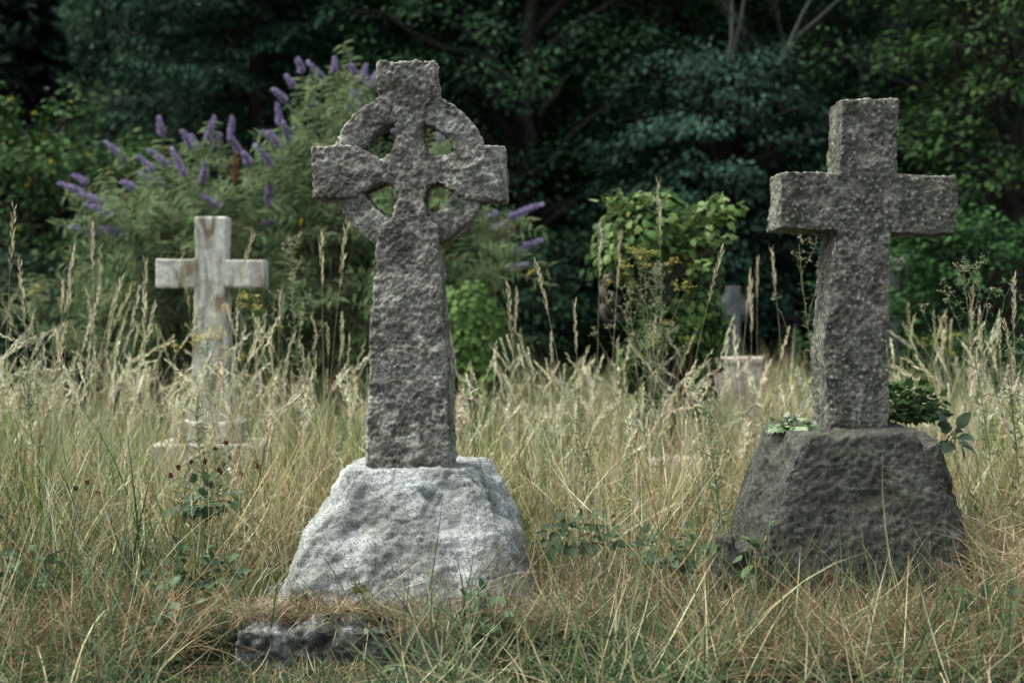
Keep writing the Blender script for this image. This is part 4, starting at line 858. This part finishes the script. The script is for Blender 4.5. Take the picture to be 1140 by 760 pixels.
# ------------------------------------------------------------------ weeds
def weed(kind, label, cat, px, py, d, rx, seed, H0=None, col=None, br=10, rpx=None):
    """leafy stem from the ground to (px,py); kind: ragwort | mugwort | budded | knapweed"""
    global rng; rng = np.random.default_rng(seed); top = P(px, py, d); x0 = PX(rpx if rpx else px, d); z0 = float(gz(x0, d)[0]); root = np.array([x0, d, z0])
    t = thing({'ragwort':'ragwort_plant','mugwort':'leafy_weed','budded':'branching_weed','knapweed':'knapweed_plant'}[kind], label, cat, root)
    S = 12; q = np.linspace(0, 1, S)[:, None]; main = root*(1-q) + top*q + np.stack([.02*np.sin(q[:, 0]*5), .02*np.cos(q[:, 0]*4)-.02, 0*q[:, 0]], 1)
    H = np.linalg.norm(top-root); st = Acc(); lf = Acc(); col = col or [(.14,.18,.10),(.18,.22,.14),(.10,.14,.08)]
    tubes(st, main[None], np.linspace(.003, .0013, S)[None], np.array([.16,.17,.09]), 5)
    lo = {'ragwort':.62,'mugwort':.55,'budded':.45,'knapweed':.5}[kind]
    u = np.sort(rng.uniform(lo, .97, br)); k = np.minimum((u*(S-1)).astype(int), S-2); f = (u*(S-1)-k)[:, None]; b0 = main[k]*(1-f)+main[k+1]*f
    a = np.arange(br)*2.4 + rng.uniform(0, 1, br); L = H*(1-u)*rng.uniform(.55, .85, br)*(.5 if kind == 'mugwort' else 1)+.03
    dr = norm(np.stack([np.cos(a)*.55, np.sin(a)*.4, rng.uniform(.8, 1.3, br)], 1)); e = b0 + dr*L[:, None]
    bp = limb_paths(b0, e, 7, .0, .04); tubes(st, bp, np.linspace(.0015, .0008, 7)[None]*np.ones((br, 1)), np.array([.18,.19,.11]), 3)
    ends = np.concatenate([e, top[None]])
    sub = np.repeat(ends, 4, axis=0); dd = norm(rng.normal(size=(len(sub), 3))*.6 + np.array([0, 0, .7])); se = sub + dd*rng.uniform(.015, .045, (len(sub), 1))
    tubes(st, limb_paths(sub, se, 4, 0, .03), np.full((len(sub), 4), .0008), np.array([.18,.19,.11]), 3)
    n = {'ragwort':44,'mugwort':56,'budded':36,'knapweed':30}[kind]; q2 = np.linspace(.22, .97, n)
    kk = np.minimum((q2*(S-1)).astype(int), S-2); ff = (q2*(S-1)-kk)[:, None]; p = main[kk]*(1-ff)+main[kk+1]*ff
    aa = np.arange(n)*2.4; d_ = np.stack([np.cos(aa), np.sin(aa), rng.uniform(.2, .9, n)], 1); Ls = rng.uniform(.035, .06, n)*(1.25 - .7*q2)
    if kind in ('ragwort', 'mugwort'):       # divided leaves: side lobes along each rib
        for s_ in (.35, .6, .8):
            for sg in (-1, 1):
                dn = norm(d_); sd2 = norm(np.cross(dn, [0, 0, 1.]))*sg
                leaves(lf, p + dn*(Ls*s_)[:, None], norm(sd2 + dn*.7), norm(np.array([0, 0, 1.])+rdir(n)*.2), Ls*.38, Ls*.09, pick(col, n), T_DIA)
    leaves(lf, p, norm(d_), norm(np.array([0, 0, 1.])+rdir(n)*.4), Ls, Ls*.16, pick(col, n), T_LAN)
    p = bp[:, 1:].reshape(-1, 3); p = np.repeat(p, 2, axis=0); n = len(p); d_ = rdir(n); d_[:, 2] = np.abs(d_[:, 2])*.5 + .3
    leaves(lf, p, norm(d_), norm(np.array([0, 0, 1.])+rdir(n)*.5), rng.uniform(.012, .028, n), .004, pick(col, n), T_LAN)
    lf.build('leaves', M_leaf, t, origin=root); st.build('stem', M_bark, t, origin=root, sm=True)
    for j in range(len(ends)):
        s4 = se[j*4:j*4+4]; fl = Acc()
        if kind == 'ragwort':
            n = 44; p = np.repeat(s4, 11, axis=0) + rng.normal(size=(n, 3))*np.array([.009, .009, .004]); leaves(fl, p, rdir(n)*np.array([1, 1, .3]), norm(np.array([0, 0, 1.])+rdir(n)*.4), .010, .007, pick([(.44,.38,.07),(.36,.33,.10),(.50,.45,.14)], n)); nm = 'flower_head'
        elif kind == 'knapweed':
            if j % 2: continue
            m = 60; u_ = rdir(m); leaves(fl, s4[0] + u_*.0015, u_, norm(np.cross(u_, rdir(m))), .009*rng.uniform(.7, 1.3, m), .005, pick([(.10,.035,.018),(.05,.025,.015),(.16,.055,.025)], m)); nm = 'seed_head'
        else:
            n = 28; p = np.repeat(s4, 7, axis=0) + rng.normal(size=(n, 3))*.004; leaves(fl, p, rdir(n), rdir(n), .007, .005, pick([(.30,.30,.21),(.36,.35,.26),(.22,.23,.14)], n)); nm = 'bud_cluster'
        fl.build(nm, M_flower, t, origin=root)
weed('ragwort', 'yellow flowered ragwort in front of the white cross shaft', 'ragwort', 238, 378, 6.4, 0, 901, br=9)
weed('ragwort', 'yellow flowered ragwort right of the white cross, under its arm', 'ragwort', 275, 335, 6.6, 0, 902, br=7)
weed('ragwort', 'ragwort with small yellow heads in front of the ivy mound', 'ragwort', 716, 285, 6.3, 0, 903, br=10, rpx=735)
weed('ragwort', 'ragwort at the far right between the dark cross and the edge', 'ragwort', 1052, 372, 8.0, 0, 904, br=7)
weed('mugwort', 'tall pale leafy weed right of the white cross', 'weed', 330, 268, 6.2, 0, 905, br=12, col=[(.24,.28,.19),(.30,.34,.25),(.18,.22,.14)], rpx=338)
weed('mugwort', 'grey-green leafy weed growing before the ivy mound', 'weed', 735, 300, 5.9, 0, 906, br=14, col=[(.18,.23,.15),(.24,.29,.2)], rpx=728)
weed('budded', 'pale stringy weed with tiny buds at the left of the ivy mound', 'weed', 705, 320, 6.0, 0, 907, br=12, rpx=722)
weed('budded', 'branching weed with tiny buds right of the dark cross', 'weed', 1075, 300, 5.2, 0, 908, br=14, rpx=1110)
weed('budded', 'curling budded sprig against the left side of the dark cross shaft', 'weed', 893, 272, 5.3, 0, 909, br=6, rpx=925)
weed('budded', 'dark stemmed weed at the right edge', 'weed', 1128, 395, 4.8, 0, 910, br=12, col=[(.09,.12,.07),(.12,.15,.09)])
weed('mugwort', 'slim green leafy stem at the left edge of the meadow', 'weed', 40, 395, 5.2, 0, 911, br=5, col=[(.10,.15,.08),(.13,.18,.1)])
weed('mugwort', 'slim green leafy stem between the pale boulder and the ivy mound', 'weed', 650, 440, 5.2, 0, 912, br=5, col=[(.10,.16,.09),(.13,.18,.1)])
weed('mugwort', 'bluish leafy weed left of the dark boulder', 'weed', 795, 450, 5.0, 0, 913, br=6, col=[(.13,.19,.12),(.16,.22,.14)])
weed('knapweed', 'knapweed with rusty brown seed heads below the white cross', 'knapweed', 248, 505, 4.9, 0, 914, br=9)
weed('knapweed', 'knapweed with dark brown seed heads at the lower left', 'knapweed', 215, 520, 4.8, 0, 915, br=8)
weed('knapweed', 'knapweed with few reddish heads, leftmost', 'knapweed', 92, 550, 4.8, 0, 916, br=4)
weed('knapweed', 'knapweed with dark heads beside the pale boulder', 'knapweed', 270, 510, 5.1, 0, 917, br=7)
weed('mugwort', 'dark leafy stem in the tall grass below the white cross', 'weed', 228, 440, 5.0, 0, 918, br=4, col=[(.07,.11,.06),(.1,.14,.08)])

def scatter_stems():
    global rng; src = [o for o in COL.objects if o.name.startswith('leafy_weed') and o.parent is None and 'slim green' in o['label']]
    rng = np.random.default_rng(950)
    spots = [(80,470,5.4,'short green leafy stem low in the grass near the left edge'),(150,480,5.2,'short green leafy stem left of the rusty knapweed'),(310,430,5.9,'short green leafy stem between the white cross and the ringed cross shaft'),
             (350,455,5.6,'short green leafy stem just left of the pale boulder top'),(545,450,5.7,'short green leafy stem just right of the ringed cross shaft foot'),(600,470,5.4,'short green leafy stem right of the pale boulder top'),
             (625,560,4.7,'low green leafy stem in the open gap right of the pale boulder'),(700,480,5.3,'short green leafy stem below the ivy mound'),(765,520,4.9,'short green leafy stem just left of the dark boulder'),
             (830,420,6.6,'short green leafy stem in front of the pink headstone'),(1100,450,5.5,'short green leafy stem right of the dark boulder'),(1130,520,4.8,'short green leafy stem low at the right edge')]
    for i, (px, py, d, lab) in enumerate(spots):
        x, y = PX(px, d), d
        o = src[i % len(src)]; c = o.copy(); COL.objects.link(c); c.location = (x, y, float(gz(x, y)[0])); c.rotation_euler = (rng.normal()*.12, rng.normal()*.12, rng.uniform(0, 6.28))
        k = max(.45, (PZ(py, d)-c.location.z)/max(v.co.z for v in [q_ for q_ in o.children if q_.name.startswith('stem')][0].data.vertices)); c.scale = (k, k, k)
        c['label'] = lab; c['group'] = 'short green leafy stems in the meadow'
        for ch in o.children:
            if ch.name.startswith('bud'): continue
            d = ch.copy(); COL.objects.link(d); d.parent = c
scatter_stems()
